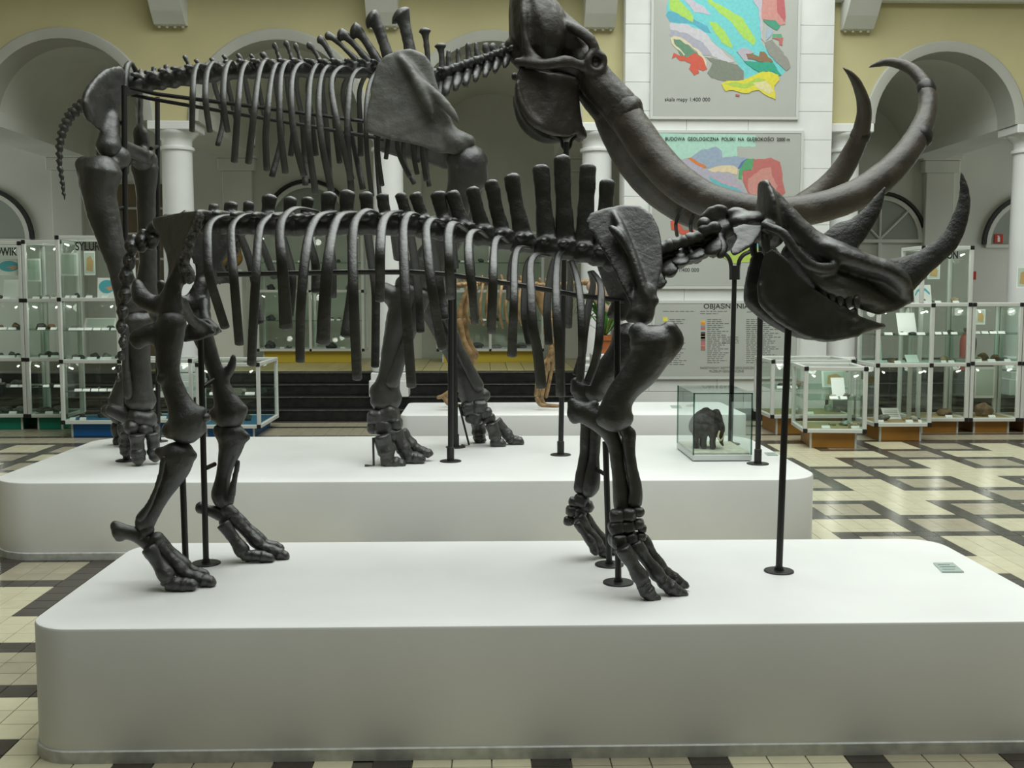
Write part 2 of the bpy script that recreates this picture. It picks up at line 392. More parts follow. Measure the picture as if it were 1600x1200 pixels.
# ---- columns on pedestals
def column(x, label):
    t = thing('column', label, 'column', (x, 14.42, .28), 'white columns of the arcade'); y = 14.42
    obj('pedestal', MB().cbox(x - .26, x + .26, y - .25, y + .25, .28, .50, .008).cbox(x - .235, x + .235, y - .235, y + .235, .50, .60, .008), M_wpt, t)
    obj('column_base', MB().lathe([(.20, .60), (.245, .615), (.255, .65), (.245, .69), (.215, .705), (.21, .73), (.225, .745), (.228, .765), (.22, .785), (.205, .80)], x, y, 32), M_wpt, t, smooth=40)
    obj('shaft', MB().lathe([(.205, .80), (.206, 1.6), (.203, 2.3), (.198, 3.0), (.194, 3.52)], x, y, 36), M_wpt, t, smooth=40)
    obj('collar_ring', MB().lathe([(.194, 3.50), (.222, 3.51), (.226, 3.53), (.222, 3.55), (.194, 3.56)], x, y, 32), M_wpt, t, smooth=40)
    c = MB().lathe([(.194, 3.56), (.196, 3.63), (.215, 3.66), (.26, 3.70), (.28, 3.73), (.28, 3.745)], x, y, 32)
    obj('capital', c, M_wpt, t, smooth=40)
    obj('abacus', MB().cbox(x - .30, x + .30, y - .28, y + .28, 3.745, SPR - .004, .01), M_wpt, t)
for x, l in ((-6.77, 'white column at the left edge of the photo beside the left arch'), (-4.01, 'white column behind the tusked skeleton hind legs'), (-1.25, 'white column in the middle, behind the two rib cages'),
             (1.51, 'white column just left of the wall with the maps'), (4.81, 'white column just right of the wall with the maps'), (7.31, 'white column at the right edge of the photo')):
    column(x, l)
# ---- white wall of stone blocks that carries the maps
PY = 14.0
pw = tag(obj('wall_pilaster', MB().box(1.83, 4.50, PY + .012, WY + .3, 0, 9.4), M_grt), kind='structure')
zc = 0.0; k = 0
BH = 0.362
while zc < 7.4:
    xs = [1.82, 2.62, 3.42, 4.51] if k % 2 == 0 else [1.82, 2.17, 3.07, 3.97, 4.51]
    for a, b in zip(xs[:-1], xs[1:]):
        obj('stone_block', MB().cbox(a + .002, b - .002, PY, PY + .05, zc + .002, zc + BH - .002, .003), M_sto, pw)
    zc += BH; k += 1
obj('side_facing', MB().box(4.50, 4.515, PY + .05, WY + .25, 0, 9.4).box(1.815, 1.83, PY + .05, WY + .25, 0, 9.4), M_sto, pw)
# ---- gallery brackets, slab and cornice above the arches
gl = tag(obj('trim_2', MB().box(-10, 1.83, 13.2, WY, 5.86, 6.05).box(4.5, 11, 13.2, WY, 5.86, 6.05), M_wht), kind='structure')
tag(obj('trim_3', MB().cbox(-10, 1.82, WY - .10, WY - .001, 5.66, 5.86, .02).cbox(4.51, 11, WY - .16, WY - .001, 5.40, 5.55, .02).cbox(4.51, 11, WY - .24, WY - .001, 5.55, 5.86, .02), M_wht), kind='structure')
def bracket(x, label, w=.40):
    t = thing('gallery_bracket', label, 'bracket', (x, WY, 5.05), 'white brackets under the gallery')
    pr = [(WY - .001, 5.05), (WY - .12, 5.05), (WY - .26, 5.18), (WY - .40, 5.34), (WY - .45, 5.46), (WY - .45, 5.855), (WY - .001, 5.855)]
    obj('bracket_body', MB().prism(pr, 'x', x - w / 2, x + w / 2), M_wht, t)
    for i in range(4):
        xx = x - w / 2 + w * (i + .5) / 4
        obj('fluting_rib', MB().cbox(xx - .03, xx + .03, WY - .475, WY - .44, 5.40, 5.85, .01), M_wht, t)
        obj('drop', MB().lathe([(.012, 5.015), (.022, 5.025), (.02, 5.05)], xx, WY - .06, 8), M_wht, t)
for px, l in ((262, 'white fluted bracket above the left arch'), (597, 'white fluted bracket above the tall spines'), (938, 'white fluted bracket beside the tusked skull'), (1345, 'white fluted bracket right of the maps')):
    bracket(P(px, 30, WY - .2).x, l)
# ---- rear wall: pilasters with imposts and arched fanlights
for k, x in enumerate([-6.77, -4.01, -1.25, 1.51, 4.83, 7.59]):
    tq = tag(thing('trim_%d' % (10 + k), None, None, (x, 17.9, .56)), kind='structure')
    obj('pilaster', MB().cbox(x - .24, x + .24, 17.86, 18.0, .56, 3.64, .01), M_gry, tq)
    obj('impost', MB().cbox(x - .30, x + .30, 17.80, 18.0, 3.64, 3.84, .015).cbox(x - .34, x + .34, 17.77, 18.0, 3.84, 3.92, .012), M_gry, tq)
def fan_window(idx, px, py, r=.78, full=True):
    c = P(px, py, 17.98); x, z = c.x, c.z
    t = tag(thing('window_%d' % idx, None, None, (x, 17.98, .56)), kind='structure')
    n = 24; mb = MB(); v = []; f = []
    def ring(mb, r0, r1, y0, y1):
        v = []; f = []
        for i in range(n + 1):
            a = math.pi * i / n
            for rr, y in ((r0, y0), (r1, y0), (r1, y1), (r0, y1)): v.append((x + rr * math.cos(a), y, z + rr * math.sin(a)))
        for i in range(n):
            for k in range(4): f.append((4 * i + k, 4 * i + (k + 1) % 4, 4 * i + 4 + (k + 1) % 4, 4 * i + 4 + k))
        mb.add(v, f); return mb
    obj('arch_reveal', ring(MB(), r, r + .05, 17.93, 18.0), M_blk, t, smooth=40)
    obj('arch_frame', ring(MB(), r - .09, r - .02, 17.95, 18.0), M_gry, t, smooth=40)
    if full:
        for a in (45, 90, 135):
            a = math.radians(a); d = Vector((math.cos(a), 0, math.sin(a)))
            obj('glazing_bar', MB().loft([(Vector((x, 17.96, z)), .018, .018), (Vector((x, 17.96, z)) + d * (r - .05), .018, .018)], seg=4, sub=1, round_ends=False), M_wht, t)
    obj('transom', MB().cbox(x - r, x + r, 17.93, 18.0, z - .06, z, .008), M_wht if full else M_gry, t)
    if full: obj('door_post', MB().cbox(x - .03, x + .03, 17.94, 18.0, .56, z - .06, .005), M_wht, t)
    gl_ = MB(); v = [(x + (r - .09) * math.cos(math.pi * i / n), 17.985, z + (r - .09) * math.sin(math.pi * i / n)) for i in range(n + 1)]
    gl_.add(v, [tuple(range(n + 1))]); obj('pane', gl_, mat('dim_glass', (.30, .33, .30), .15, .5), t)
fan_window(1, -28, 373, .80, False); fan_window(2, 483, 352, .70, False); fan_window(3, 1374, 374, .74, True); fan_window(4, 1612, 382, .80, False)
# ---- brown panelled door on the rear wall behind the mammoth hips
d1 = tag(thing('door_1', None, None, (P(222, 330, 17.95).x, 17.95, .5685)), kind='structure')
xa, xb, za, zb2 = P(180, 330, 17.95).x, P(262, 330, 17.95).x, .5685, P(220, 286, 17.95).z
obj('door_leaf', MB().box(xa, xb, 17.95, 17.999, za, zb2), M_gry, d1)
for i in range(2):
    for j in range(7):
        w_, h_ = (xb - xa) / 2, (zb2 - za) / 7
        obj('door_panel', MB().cbox(xa + i * w_ + .02, xa + (i + 1) * w_ - .02, 17.93, 17.96, za + j * h_ + .02, za + (j + 1) * h_ - .02, .006), mat('brown_door_panel', (.15, .12, .07), .6, .3, var=.1, vscale=4), d1)
# ---- the rest of the hall shell around and behind the viewer
tag(obj('wall_left', MB().box(-10.2, -10, -9, 18.2, 0, 9.4), M_far), kind='structure')
tag(obj('wall_right', MB().box(11, 11.2, -9, 18.2, 0, 9.4), M_far), kind='structure')
tag(obj('wall_front', MB().box(-10.2, 11.2, -9.2, -9, 0, 9.4), M_far), kind='structure')
ce = MB(); ce.box(-10.2, -2.75, -9.2, 18.2, 9.4, 9.6).box(6.75, 11.2, -9.2, 18.2, 9.4, 9.6).box(-2.75, 6.75, -9.2, 1.0, 9.4, 9.6).box(-2.75, 6.75, 13.0, 18.2, 9.4, 9.6)
tag(obj('ceiling', ce, M_far), kind='structure')
# ================================================================== skeletons
M_bone = mat('dark_bone_cast', (0.020, 0.0197, 0.0175), 0.44, 0.75, coat=0.45, var=0.55, vscale=9, bump=0.5, bscale=38, rvar=0.10)
M_bone2 = mat('dark_grey_bone_cast', (0.026, 0.0257, 0.023), 0.46, 0.75, coat=0.4, var=0.45, vscale=6, bump=0.55, bscale=26, rvar=0.10)
M_scap = mat('grey_bone_cast', (0.105, 0.104, 0.095), 0.55, 0.5, coat=0.2, var=0.35, vscale=6, bump=0.6, bscale=26)
M_skull2 = mat('brown_black_bone_cast', (0.030, 0.025, 0.019), 0.45, 0.45, coat=0.25, var=0.5, vscale=5, bump=0.7, bscale=26, col2=(0.015, 0.012, 0.009), rvar=0.10)
M_tusk = mat('dark_tusk', (0.060, 0.050, 0.036), 0.45, 0.45, coat=0.25, vscale=5, bump=0.7, bscale=22, col2=(0.020, 0.015, 0.011), rvar=0.1)
M_horn = mat('dark_horn', (0.040, 0.039, 0.036), 0.5, 0.45, vscale=12, bump=0.8, bscale=70, col2=(0.02, 0.02, 0.018))
M_rough = mat('porous_bone_edge', (0.20, 0.196, 0.18), 0.6, 0.4, vscale=60, bump=1.0, bscale=120, col2=(0.015, 0.015, 0.013))
M_brown = mat('brown_bone', (0.38, 0.25, 0.11), 0.5, 0.4, vscale=14, bump=0.3, bscale=60, col2=(0.17, 0.10, 0.045))
class SK:
    def __init__(s, root, Ym, m, vox): s.root, s.Ym, s.m, s.vox = root, Ym, m, vox
    def Q(s, px, py, d=0.0): return P(px, py, s.Ym + d)
    def R(s, r, d=0.0): return r * (s.Ym + d) / FPX
    def sec(s, q, d, k=0.85):
        px, py, r = q[:3]; dd = d if len(q) < 4 or q[3] is None else q[3]; kk = k if len(q) < 5 else q[4]
        return (s.Q(px, py, dd), s.R(r, dd), s.R(r, dd) * kk)
    def limb(s, mb, pts, d, k=0.85, seg=12, sub=4, mirror=False, flat=False):
        se = [s.sec(q, d, k) for q in pts]
        if mirror: se = [(Vector((p.x, 2 * s.Ym - p.y, p.z)), a, b) for p, a, b in se]
        return mb.loft(se, seg=seg, sub=sub, round_ends=not flat)
    def ball(s, mb, q, d, k=0.85, mirror=False):
        p, a, b = s.sec(q, d, k)
        if mirror: p = Vector((p.x, 2 * s.Ym - p.y, p.z))
        return mb.ball(p, a, b, a)
    def bone(s, name, lofts, balls=(), d=0.0, k=0.85, m=None, floor=None, vox=None, smooth=4, mirror=False, disp=None, parent=None, flat=False):
        mb = MB()
        for l in lofts: s.limb(mb, l, d, k, mirror=mirror, flat=flat)
        for b in balls: s.ball(mb, b, d, k, mirror=mirror)
        v = vox or s.vox
        return bake(name, mb, m or s.m, parent or s.root, v, smooth, v * 0.35 if disp is None else disp, floor=floor)
    def block(s, name, q, d, floor=None, vox=.007):
        p, r, _ = s.sec(q, d); mb = MB(); h = MB().cbox(-r * 1.08, r * 1.08, -r * 1.25, r * 1.25, -r * .95, r * .95, r * .42)
        R_ = Matrix.Rotation(random.uniform(-.35, .35), 3, 'Y') @ Matrix.Rotation(random.uniform(-.3, .3), 3, 'Z')
        mb.add([R_ @ v + p for v in h.v], h.f); return bake(name, mb, s.m, s.root, vox, 2, vox * .5, 26, floor=floor)
    def digit(s, name, ml, ph, d, km, kt, fl, vox):
        """one ray of a foot: long bone, then toe bones joined end to end"""
        def seg(nm, a, b, tip):
            p0, r0, _ = s.sec(a, d); p1, r1, _ = s.sec(b, d); t = (p1 - p0).normalized(); L = (p1 - p0).length
            p0 = p0 - t * r0 * .28; p1 = p1 + t * r1 * (.28 if not tip else .1); m_ = (p0 + p1) / 2; w = .80 if L > 3 * r0 else .88
            mb = MB().loft([(p0, r0, r0 * 1.05), (p0.lerp(p1, .18), r0 * .98, r0 * 1.05), (m_, (r0 + r1) / 2 * w, (r0 + r1) / 2 * w), (p0.lerp(p1, .84), r1, r1 * 1.05), (p1, r1 * (.9 if not tip else .6), r1)], sub=3, seg=12, round_ends=tip)
            return bake(nm, mb, s.m, s.root, vox, 2, vox * .45, 22, floor=fl)
        ml = [(a, b, r * km) for a, b, r in ml]; seg(name, ml[0], ml[-1], False)
        ch = [(ml[-1][0], ml[-1][1], ml[-1][2] * .95)] + [(a, b, r * kt) for a, b, r in ph]
        ch = [q for i, q in enumerate(ch) if i == 0 or i == len(ch) - 1 or math.hypot(q[0] - ch[0][0], q[1] - ch[0][1]) > 7]
        for k in range(len(ch) - 1): seg('toe_bone', ch[k], ch[k + 1], k == len(ch) - 2)
    def plate(s, mb, outline, dfun, th, mirror=False):
        """flat bone: outline in picture points, each at its own depth, with real thickness"""
        n = len(outline); v = []
        cx = sum(p[0] for p in outline) / n; cy = sum(p[1] for p in outline) / n
        for sg in (-1, 1):
            for px, py in outline: v.append(s.Q(px, py, dfun(px, py) + sg * th / 2))
        for sg in (-1, 1): v.append(s.Q(cx, cy, dfun(cx, cy) + sg * th / 2))
        if mirror: v = [Vector((p.x, 2 * s.Ym - p.y, p.z)) for p in v]
        f = [(i, i + n, (i + 1) % n + n, (i + 1) % n) for i in range(n)]
        f += [(2 * n, i, (i + 1) % n) for i in range(n)] + [(2 * n + 1, (i + 1) % n + n, i + n) for i in range(n)]
        return mb.add(v, f)
    def rib(s, pts, w0, w1, w2, Wd, mirror=False, cut=1.0, k=0.42):
        n = len(pts); L = [0.0]
        for a, b in zip(pts[:-1], pts[1:]): L.append(L[-1] + math.hypot(b[0] - a[0], b[1] - a[1]))
        secs = []
        for (px, py), l in zip(pts, L):
            t = l / L[-1]
            e = min(1, t / 0.60); d = -(0.04 + (Wd - 0.04) * math.sin(e * math.pi / 2) ** 0.85) if t < 0.6 else -(Wd - (t - 0.6) * Wd * 0.45)
            w = w0 + (w1 - w0) * min(1, t / .35) if t < .35 else w1 + (w2 - w1) * (t - .35) / .65
            if mirror and t > cut: continue
            p = s.Q(px, py, d); r = s.R(w / 2, d)
            if mirror: p = Vector((p.x, 2 * s.Ym - p.y, p.z))
            secs.append((p, r, r * k))
        return obj('rib', MB().loft(secs, seg=10, sub=5), s.m, s.root, smooth=0)
    def vertebra(s, c, r, ln, top, w, kb=1.0, trans=0.0, thin=0.45, m=None, bw=None, dirv=(1, 0)):
        """c centre px, r radius px, ln length px, top = spine tip px, w spine half width px"""
        mb = MB(); L = math.hypot(*dirv); ux, uy = dirv[0] / L, dirv[1] / L
        s.limb(mb, [(c[0] - ux * ln / 2, c[1] - uy * ln / 2, r), (c[0], c[1], r * .86), (c[0] + ux * ln / 2, c[1] + uy * ln / 2, r)], 0, 1.0, sub=2)
        if top:
            b = bw or w * 1.4; mx, my = (c[0] * .5 + top[0] * .5, c[1] * .5 + top[1] * .5)
            s.limb(mb, [(c[0], c[1] - r * .5, b), (mx, my, w), (top[0] * .85 + c[0] * .15, top[1] * .85 + c[1] * .15, w * (1 + (kb - 1) * .5)), (top[0], top[1], w * kb)], 0, thin, sub=3)
        if trans:
            for sg in (-1, 1):
                p = s.Q(c[0], c[1] - r * .7, 0); t = trans
                mb.loft([(p, s.R(r * .5), s.R(r * .4)), (p + Vector((-.01, sg * t * .6, .008)), s.R(r * .42), s.R(r * .3)), (p + Vector((-.02, sg * t, .0)), s.R(r * .40), s.R(r * .3))], sub=2, ref=(0, 0, 1))
        for sg in (-1, 1):
            q = s.Q(c[0] + ux * ln * .45, c[1] - r * .95, sg * s.R(r) * .6); mb.ball(q, s.R(r * .45), s.R(r * .35), s.R(r * .32), 8, 6)
            q = s.Q(c[0] - ux * ln * .45, c[1] - r * .75, sg * s.R(r) * .55); mb.ball(q, s.R(r * .42), s.R(r * .35), s.R(r * .32), 8, 6)
        return bake('vertebra', mb, m or s.m, s.root, s.vox * .9, 2, s.vox * .35, 14)
def pole(label, base, top, r, rb, arms=(), m=None, fork=None, collar=False):
    base = Vector(base); top = Vector(top)
    t = thing('support_pole', label, 'support pole', base, 'black metal poles holding the skeletons')
    obj('base_plate', MB().lathe([(rb, base.z), (rb, base.z + .005), (rb * .96, base.z + .007), (r * 1.5, base.z + .008), (r * 1.3, base.z + .02)], base.x, base.y, 28), M_blk, t, smooth=30)
    obj('rod', MB().tube([base + Vector((0, 0, .004)), top], r, 12), M_blk, t, smooth=40)
    if collar: obj('collar', MB().lathe([(r, base.z + .01), (r * 1.35, base.z + .012), (r * 1.35, base.z + .10), (r, base.z + .104)], base.x, base.y, 12), M_blk, t, smooth=30)
    for a in arms: obj('arm', MB().loft([(Vector(p), r * .75, r * .75) for p in a], seg=8, sub=3, round_ends=False), M_blk, t, smooth=40)
    return t
# ------------------------------------------------------------------ horned rhinoceros skeleton on the front plinth
rh = thing('rhinoceros_skeleton', 'dark mounted rhinoceros skeleton with two horns on the front plinth', 'skeleton', (0.2, 4.45, PZ))
A = SK(rh, 4.45, M_bone, 0.0095)
HD = -.22
# hind legs
A.bone('femur', [[(270, 500, 23), (264, 530, 23), (263, 572, 18), (270, 604, 17.5), (281, 632, 21), (291, 656, 31), (288, 676, 27)], [(222, 527, 15), (242, 521, 17), (262, 520, 20)], [(216, 518, 9), (211, 529, 11), (218, 540, 9)], [(300, 660, 16), (312, 648, 13), (318, 640, 8)]],
       [(252, 592, 9, HD - .03), (266, 672, 15), (310, 668, 14)], HD)
A.bone('patella', [], [(322, 652, 8, HD, 1.4)], HD)
A.bone('tibia', [[(274, 708, 28), (277, 724, 25), (268, 746, 19), (255, 770, 14.5), (241, 795, 14), (229, 812, 17), (225, 824, 15)]], [(300, 712, 9), (250, 706, 10), (290, 702, 12), (282, 728, 14)], HD)
A.bone('fibula', [[(256, 714, 7), (250, 745, 6), (235, 785, 6), (218, 812, 8)]], [], HD - .045, k=.7)
A.bone('calcaneus', [[(184, 829, 14), (200, 832, 11.5), (218, 837, 14), (240, 852, 15)]], [(180, 821, 9), (187, 839, 9)], HD, smooth=2)
A.bone('tarsal', [], [(230, 828, 13), (224, 838, 12)], HD, k=1.1)
A.bone('tarsal', [], [(245, 842, 13), (238, 857, 14)], HD, k=1.3)
for i, (ml, ph, dd) in enumerate([([(233, 858, 10), (247, 880, 8.8), (262, 902, 11)], [(262, 912, 10), (276, 912, 11), (290, 914, 11), (304, 914, 9)], HD - .055),
                                  ([(243, 848, 10), (262, 870, 8.5), (284, 892, 10)], [(294, 900, 10), (307, 903, 10), (320, 907, 10), (333, 911, 9)], HD + .005),
                                  ([(248, 843, 8), (269, 865, 7), (292, 886, 9)], [(301, 892, 8), (312, 895, 8), (324, 899, 7)], HD + .06)]):
    A.digit('metatarsal', ml, ph, dd, 1.25, 1.15, PZ + .0005, .0072)
HF = .22
A.bone('femur', [[(312, 488, 18), (316, 520, 17), (330, 560, 14), (342, 595, 14), (352, 622, 19), (360, 645, 26), (352, 655, 22)], [(344, 600, 9), (356, 584, 8), (363, 568, 7), (365, 556, 5)]], [(337, 648, 12), (376, 640, 12)], HF)
A.bone('tibia', [[(360, 676, 24), (362, 692, 21), (354, 722, 14), (348, 748, 13), (346, 772, 17), (350, 786, 14)]], [(383, 682, 9), (342, 672, 10)], HF)
A.bone('fibula', [[(372, 720, 5), (366, 750, 6), (358, 785, 8)]], [], HF - .05, k=.7)
A.bone('calcaneus', [[(312, 793, 11), (324, 797, 9), (338, 801, 11), (354, 808, 12)]], [], HF, smooth=2)
A.bone('tarsal', [], [(355, 797, 12), (364, 804, 11), (354, 816, 13)], HF, k=1.1)
for ml, ph, dd in [([(350, 820, 9), (366, 842, 8), (380, 862, 10)], [(386, 868, 9), (398, 868, 9), (412, 870, 9), (425, 873, 7)], HF - .05),
                   ([(362, 808, 9), (384, 830, 7.5), (405, 850, 9)], [(412, 856, 9), (424, 860, 9), (438, 866, 9), (449, 870, 7)], HF),
                   ([(368, 806, 7), (390, 828, 6), (412, 846, 7)], [(418, 850, 7), (430, 853, 7), (441, 857, 6)], HF + .05)]:
    A.digit('metatarsal', ml, ph, dd, 1.25, 1.15, PZ + .0005, .0072)
# pelvis
ILI = [(237, 341), (257, 336), (284, 331), (308, 328), (317, 335), (312, 353), (303, 372), (294, 390), (290, 408), (297, 425), (305, 435), (300, 443), (287, 446), (283, 462), (288, 486), (268, 494), (247, 489), (242, 472), (257, 452), (263, 424), (261, 402), (250, 372), (239, 356)]
def ild(px, py):
    e = max(0, min(1, (px - 240) / 70.0)); return -(.12 + .24 * e) if py < 445 else -.20
for mr in (False, True):
    mb = MB(); A.plate(mb, ILI, ild, .030, mr)
    A.limb(mb, [(270, 440, 10, -.22), (268, 465, 16, -.21), (267, 488, 20, -.20)], -.2, 1.0, mirror=mr)
    A.limb(mb, [(258, 480, 17, -.19), (236, 474, 14, -.18), (222, 466, 15, -.18), (216, 452, 12, -.17), (213, 440, 8, -.16)], -.2, .8, mirror=mr)
    A.limb(mb, [(236, 478, 9, -.17), (250, 505, 8, -.12), (285, 520, 9, -.06)], -.1, .8, mirror=mr)
    A.limb(mb, [(284, 470, 9, -.17), (300, 500, 9, -.10), (330, 518, 11, -.03)], -.1, .8, mirror=mr)
    A.plate(mb, [(300, 498), (318, 500), (338, 520), (312, 531), (285, 535), (288, 515)], lambda a, b: -.05, .03, mr)
    pv_ = bake('pelvis', mb, M_bone, rh, .0085, 4, .003)
    mb = MB(); A.limb(mb, [(312, 336, 7.5, -.375), (303, 362, 7.5, -.37), (292, 395, 8, -.365), (288, 412, 9, -.36), (293, 428, 11, -.355), (297, 437, 9, -.35)], -.37, .9, mirror=mr)
    bake('iliac_crest', mb, M_rough, rh, .006, 1, .004, 60)
A.bone('sacrum', [[(238, 358, 12), (262, 352, 14), (290, 348, 15), (318, 348, 15)], [(250, 352, 8), (262, 338, 6)], [(280, 348, 8), (292, 332, 6)]], [], 0, k=1.3)
for (x, y, r) in [(238, 372, 11), (222, 376, 11), (206, 384, 11), (202, 408, 10), (197, 432, 11), (195, 460, 10), (191, 486, 9), (189, 510, 7.5), (192, 534, 6.5), (189, 556, 5.5), (186, 576, 4.5), (184, 592, 3.5)]:
    mb = MB(); A.ball(mb, (x, y, r * 1.12), 0, .9); A.limb(mb, [(x + 2, y - r * 1.25, r * .6), (x - 1, y + r * 1.25, r * .6)], 0, 1); A.ball(mb, (x - 3, y - r * .8, r * .55), 0, .8); A.ball(mb, (x + 3, y + r * .7, r * .6), 0, 1.2)
    A.limb(mb, [(x, y, r * .45, -.035), (x, y, r * .4, .035)], 0, 1); bake('tail_vertebra', mb, M_bone, rh, .006, 2, .002, 30)
# back bone: centre, spine tip, half width of spine
sp = [((332, 350), (334, 321), 9), ((359, 351), (361, 318), 11), ((386, 352), (389, 317), 9), ((417, 353), (421, 308), 12), ((449, 354), (454, 311), 11), ((477, 354), (480, 311), 10), ((510, 353), (514, 304), 12), ((540, 352), (543, 301), 12),
      ((574, 352), (572, 304), 11), ((606, 353), (597, 305), 10), ((640, 354), (626, 304), 9.5), ((668, 357), (648, 304), 10), ((698, 361), (684, 303), 12), ((727, 366), (706, 302), 12), ((757, 371), (738, 296), 12),
      ((787, 377), (767, 285), 12), ((818, 383), (799, 276), 13), ((855, 388), (845, 262), 14), ((884, 393), (878, 247), 14), ((912, 398), (919, 260), 14), ((940, 403), (949, 284), 13), ((964, 410), (970, 330), 10)]
for i, (c, t, w) in enumerate(sp):
    if i < 13: A.vertebra(c, 17, 25, t, w, 1.12, .10 if i > 4 else .16, thin=.5, bw=w * 1.1)
    else: A.vertebra(c, 15, 25, t, w, 1.05, .10, thin=.5, bw=w * 1.25)
for c, r, lo_, up_ in [((990, 425), 18, (985, 455), (985, 392)), ((1012, 418), 18, (1040, 452), (1010, 385)), ((1038, 410), 18, (1058, 428), (1036, 378)), ((1062, 402), 17, (1072, 414), (1060, 374)), ((1085, 394), 17, (1098, 402), (1084, 368)), ((1108, 382), 18, (1128, 392), (1102, 352))]:
    r *= 1.3; mb = MB(); A.limb(mb, [(c[0] - 12, c[1] + 4, r * .8), (c[0], c[1], r * .75), (c[0] + 13, c[1] - 6, r * .8)], 0, 1)
    for sg in (-1, 1):
        A.limb(mb, [(c[0], c[1], r * .6, sg * .03), (c[0] * .5 + lo_[0] * .5 - 3, c[1] * .5 + lo_[1] * .5, r * .75, sg * .09), (c[0] * .15 + lo_[0] * .85, c[1] * .15 + lo_[1] * .85, r * .45, sg * .12)], 0, .35)
        A.ball(mb, (c[0] + 8, c[1] - r * 1.1, r * .5, sg * .06), 0); A.ball(mb, (c[0] - 8, c[1] - r * .9, r * .5, sg * .06), 0)
    A.limb(mb, [(c[0], c[1] - r * .6, r * .5), (up_[0], up_[1], r * .28)], 0, .5)
    bake('neck_vertebra', mb, M_bone, rh, .0085, 2, .004, 16)
mb = MB(); A.limb(mb, [(1108, 372, 15), (1125, 362, 16), (1142, 356, 14)], 0, 1.1); A.plate(mb, [(1092, 338), (1106, 324), (1122, 319), (1138, 323), (1136, 340), (1128, 352), (1112, 366), (1096, 356)], lambda a, b: 0, .035)
for sg in (-1, 1): A.ball(mb, (1100, 350, 12, sg * .05), 0); A.limb(mb, [(1120, 370, 10, sg * .04), (1130, 388, 9, sg * .10), (1124, 402, 6, sg * .12)], 0, .7)
bake('axis_vertebra', mb, M_bone, rh, .008, 3, .003, 16)
mb = MB(); A.limb(mb, [(1146, 348, 14), (1165, 345, 15), (1186, 344, 14)], 0, 2.0); A.limb(mb, [(1140, 334, 8), (1152, 332, 9), (1178, 342, 6)], 0, 1.5)
for mr in (False, True): A.plate(mb, [(1144, 356), (1160, 350), (1194, 352), (1186, 370), (1172, 386), (1156, 396), (1145, 400), (1141, 392), (1150, 374)], lambda a, b: -.09 - .11 * max(0, (b - 350) / 50), .022, mr)
bake('atlas_vertebra', mb, M_bone2, rh, .0075, 3, .003, 16)
# ribs
RIBS = [[(372, 338), (345, 338), (327, 352), (324, 385), (327, 430), (341, 478), (352, 512)],
        [(398, 334), (378, 337), (363, 352), (361, 380), (365, 430), (370, 490), (374, 538)],
        [(446, 333), (425, 336), (408, 352), (403, 380), (400, 430), (396, 500), (393, 570)],
        [(495, 330), (463, 325), (443, 340), (437, 365), (440, 405), (444, 455), (447, 512)],
        [(525, 331), (500, 336), (485, 360), (477, 402), (471, 465), (469, 520), (469, 565)],
        [(560, 332), (534, 335), (521, 358), (513, 405), (508, 465), (505, 536)],
        [(597, 338), (575, 328), (556, 344), (551, 378), (552, 450), (555, 525), (558, 592)],
        [(626, 330), (608, 334), (597, 352), (594, 395), (594, 440), (593, 470)],
        [(661, 340), (642, 333), (631, 352), (631, 400), (634, 470), (638, 530), (643, 604)],
        [(697, 352), (677, 342), (666, 358), (669, 400), (675, 450), (684, 505), (692, 545)],
        [(732, 363), (711, 348), (701, 364), (702, 410), (704, 466)],
        [(762, 371), (747, 360), (734, 368), (732, 402), (737, 450), (742, 506)],
        [(793, 378), (781, 370), (773, 382), (771, 425), (770, 472), (768, 520)],
        [(826, 387), (811, 387), (804, 410), (803, 470), (801, 520), (800, 556)],
        [(856, 399), (838, 398), (829, 414), (830, 460), (832, 505), (840, 550), (846, 605)],
        [(880, 392), (872, 402), (869, 440), (870, 490), (874, 550), (876, 618)],
        [(893, 408), (901, 432), (907, 470), (909, 520), (909, 560), (906, 596)],
        [(925, 424), (938, 444), (939, 480), (936, 530), (930, 565), (917, 600)]]
RW = [(9, 15, 15), (9, 15, 15), (10, 15, 15), (10, 15, 22), (11, 16, 15), (11, 17, 23), (11, 17, 16), (11, 17, 15), (11, 17, 16), (11, 16, 16), (11, 16, 15), (10, 15, 12), (10, 14, 14), (10, 13, 16), (10, 15, 18), (10, 15, 16), (9, 13, 13), (9, 14, 14)]
for i, (r_, w_) in enumerate(zip(RIBS, RW)):
    A.rib(r_, *w_, .42 - .14 * max(0, (i - 11) / 7) - .03 * max(0, (4 - i) / 4))
    A.rib(r_, *w_, .42 - .14 * max(0, (i - 11) / 7) - .03 * max(0, (4 - i) / 4), mirror=True, cut=[1, .75, .8, .9, .78, 1][i % 6])
obj('support_bar', MB().tube([A.Q(x, y, 0) for x, y in [(340, 429), (560, 425), (640, 425), (700, 429), (760, 438), (850, 452), (905, 462), (975, 470)]], .011, 8), mat('grey_metal_bar', (.06, .06, .06), .4, .5, metal=.6), rh, smooth=40)
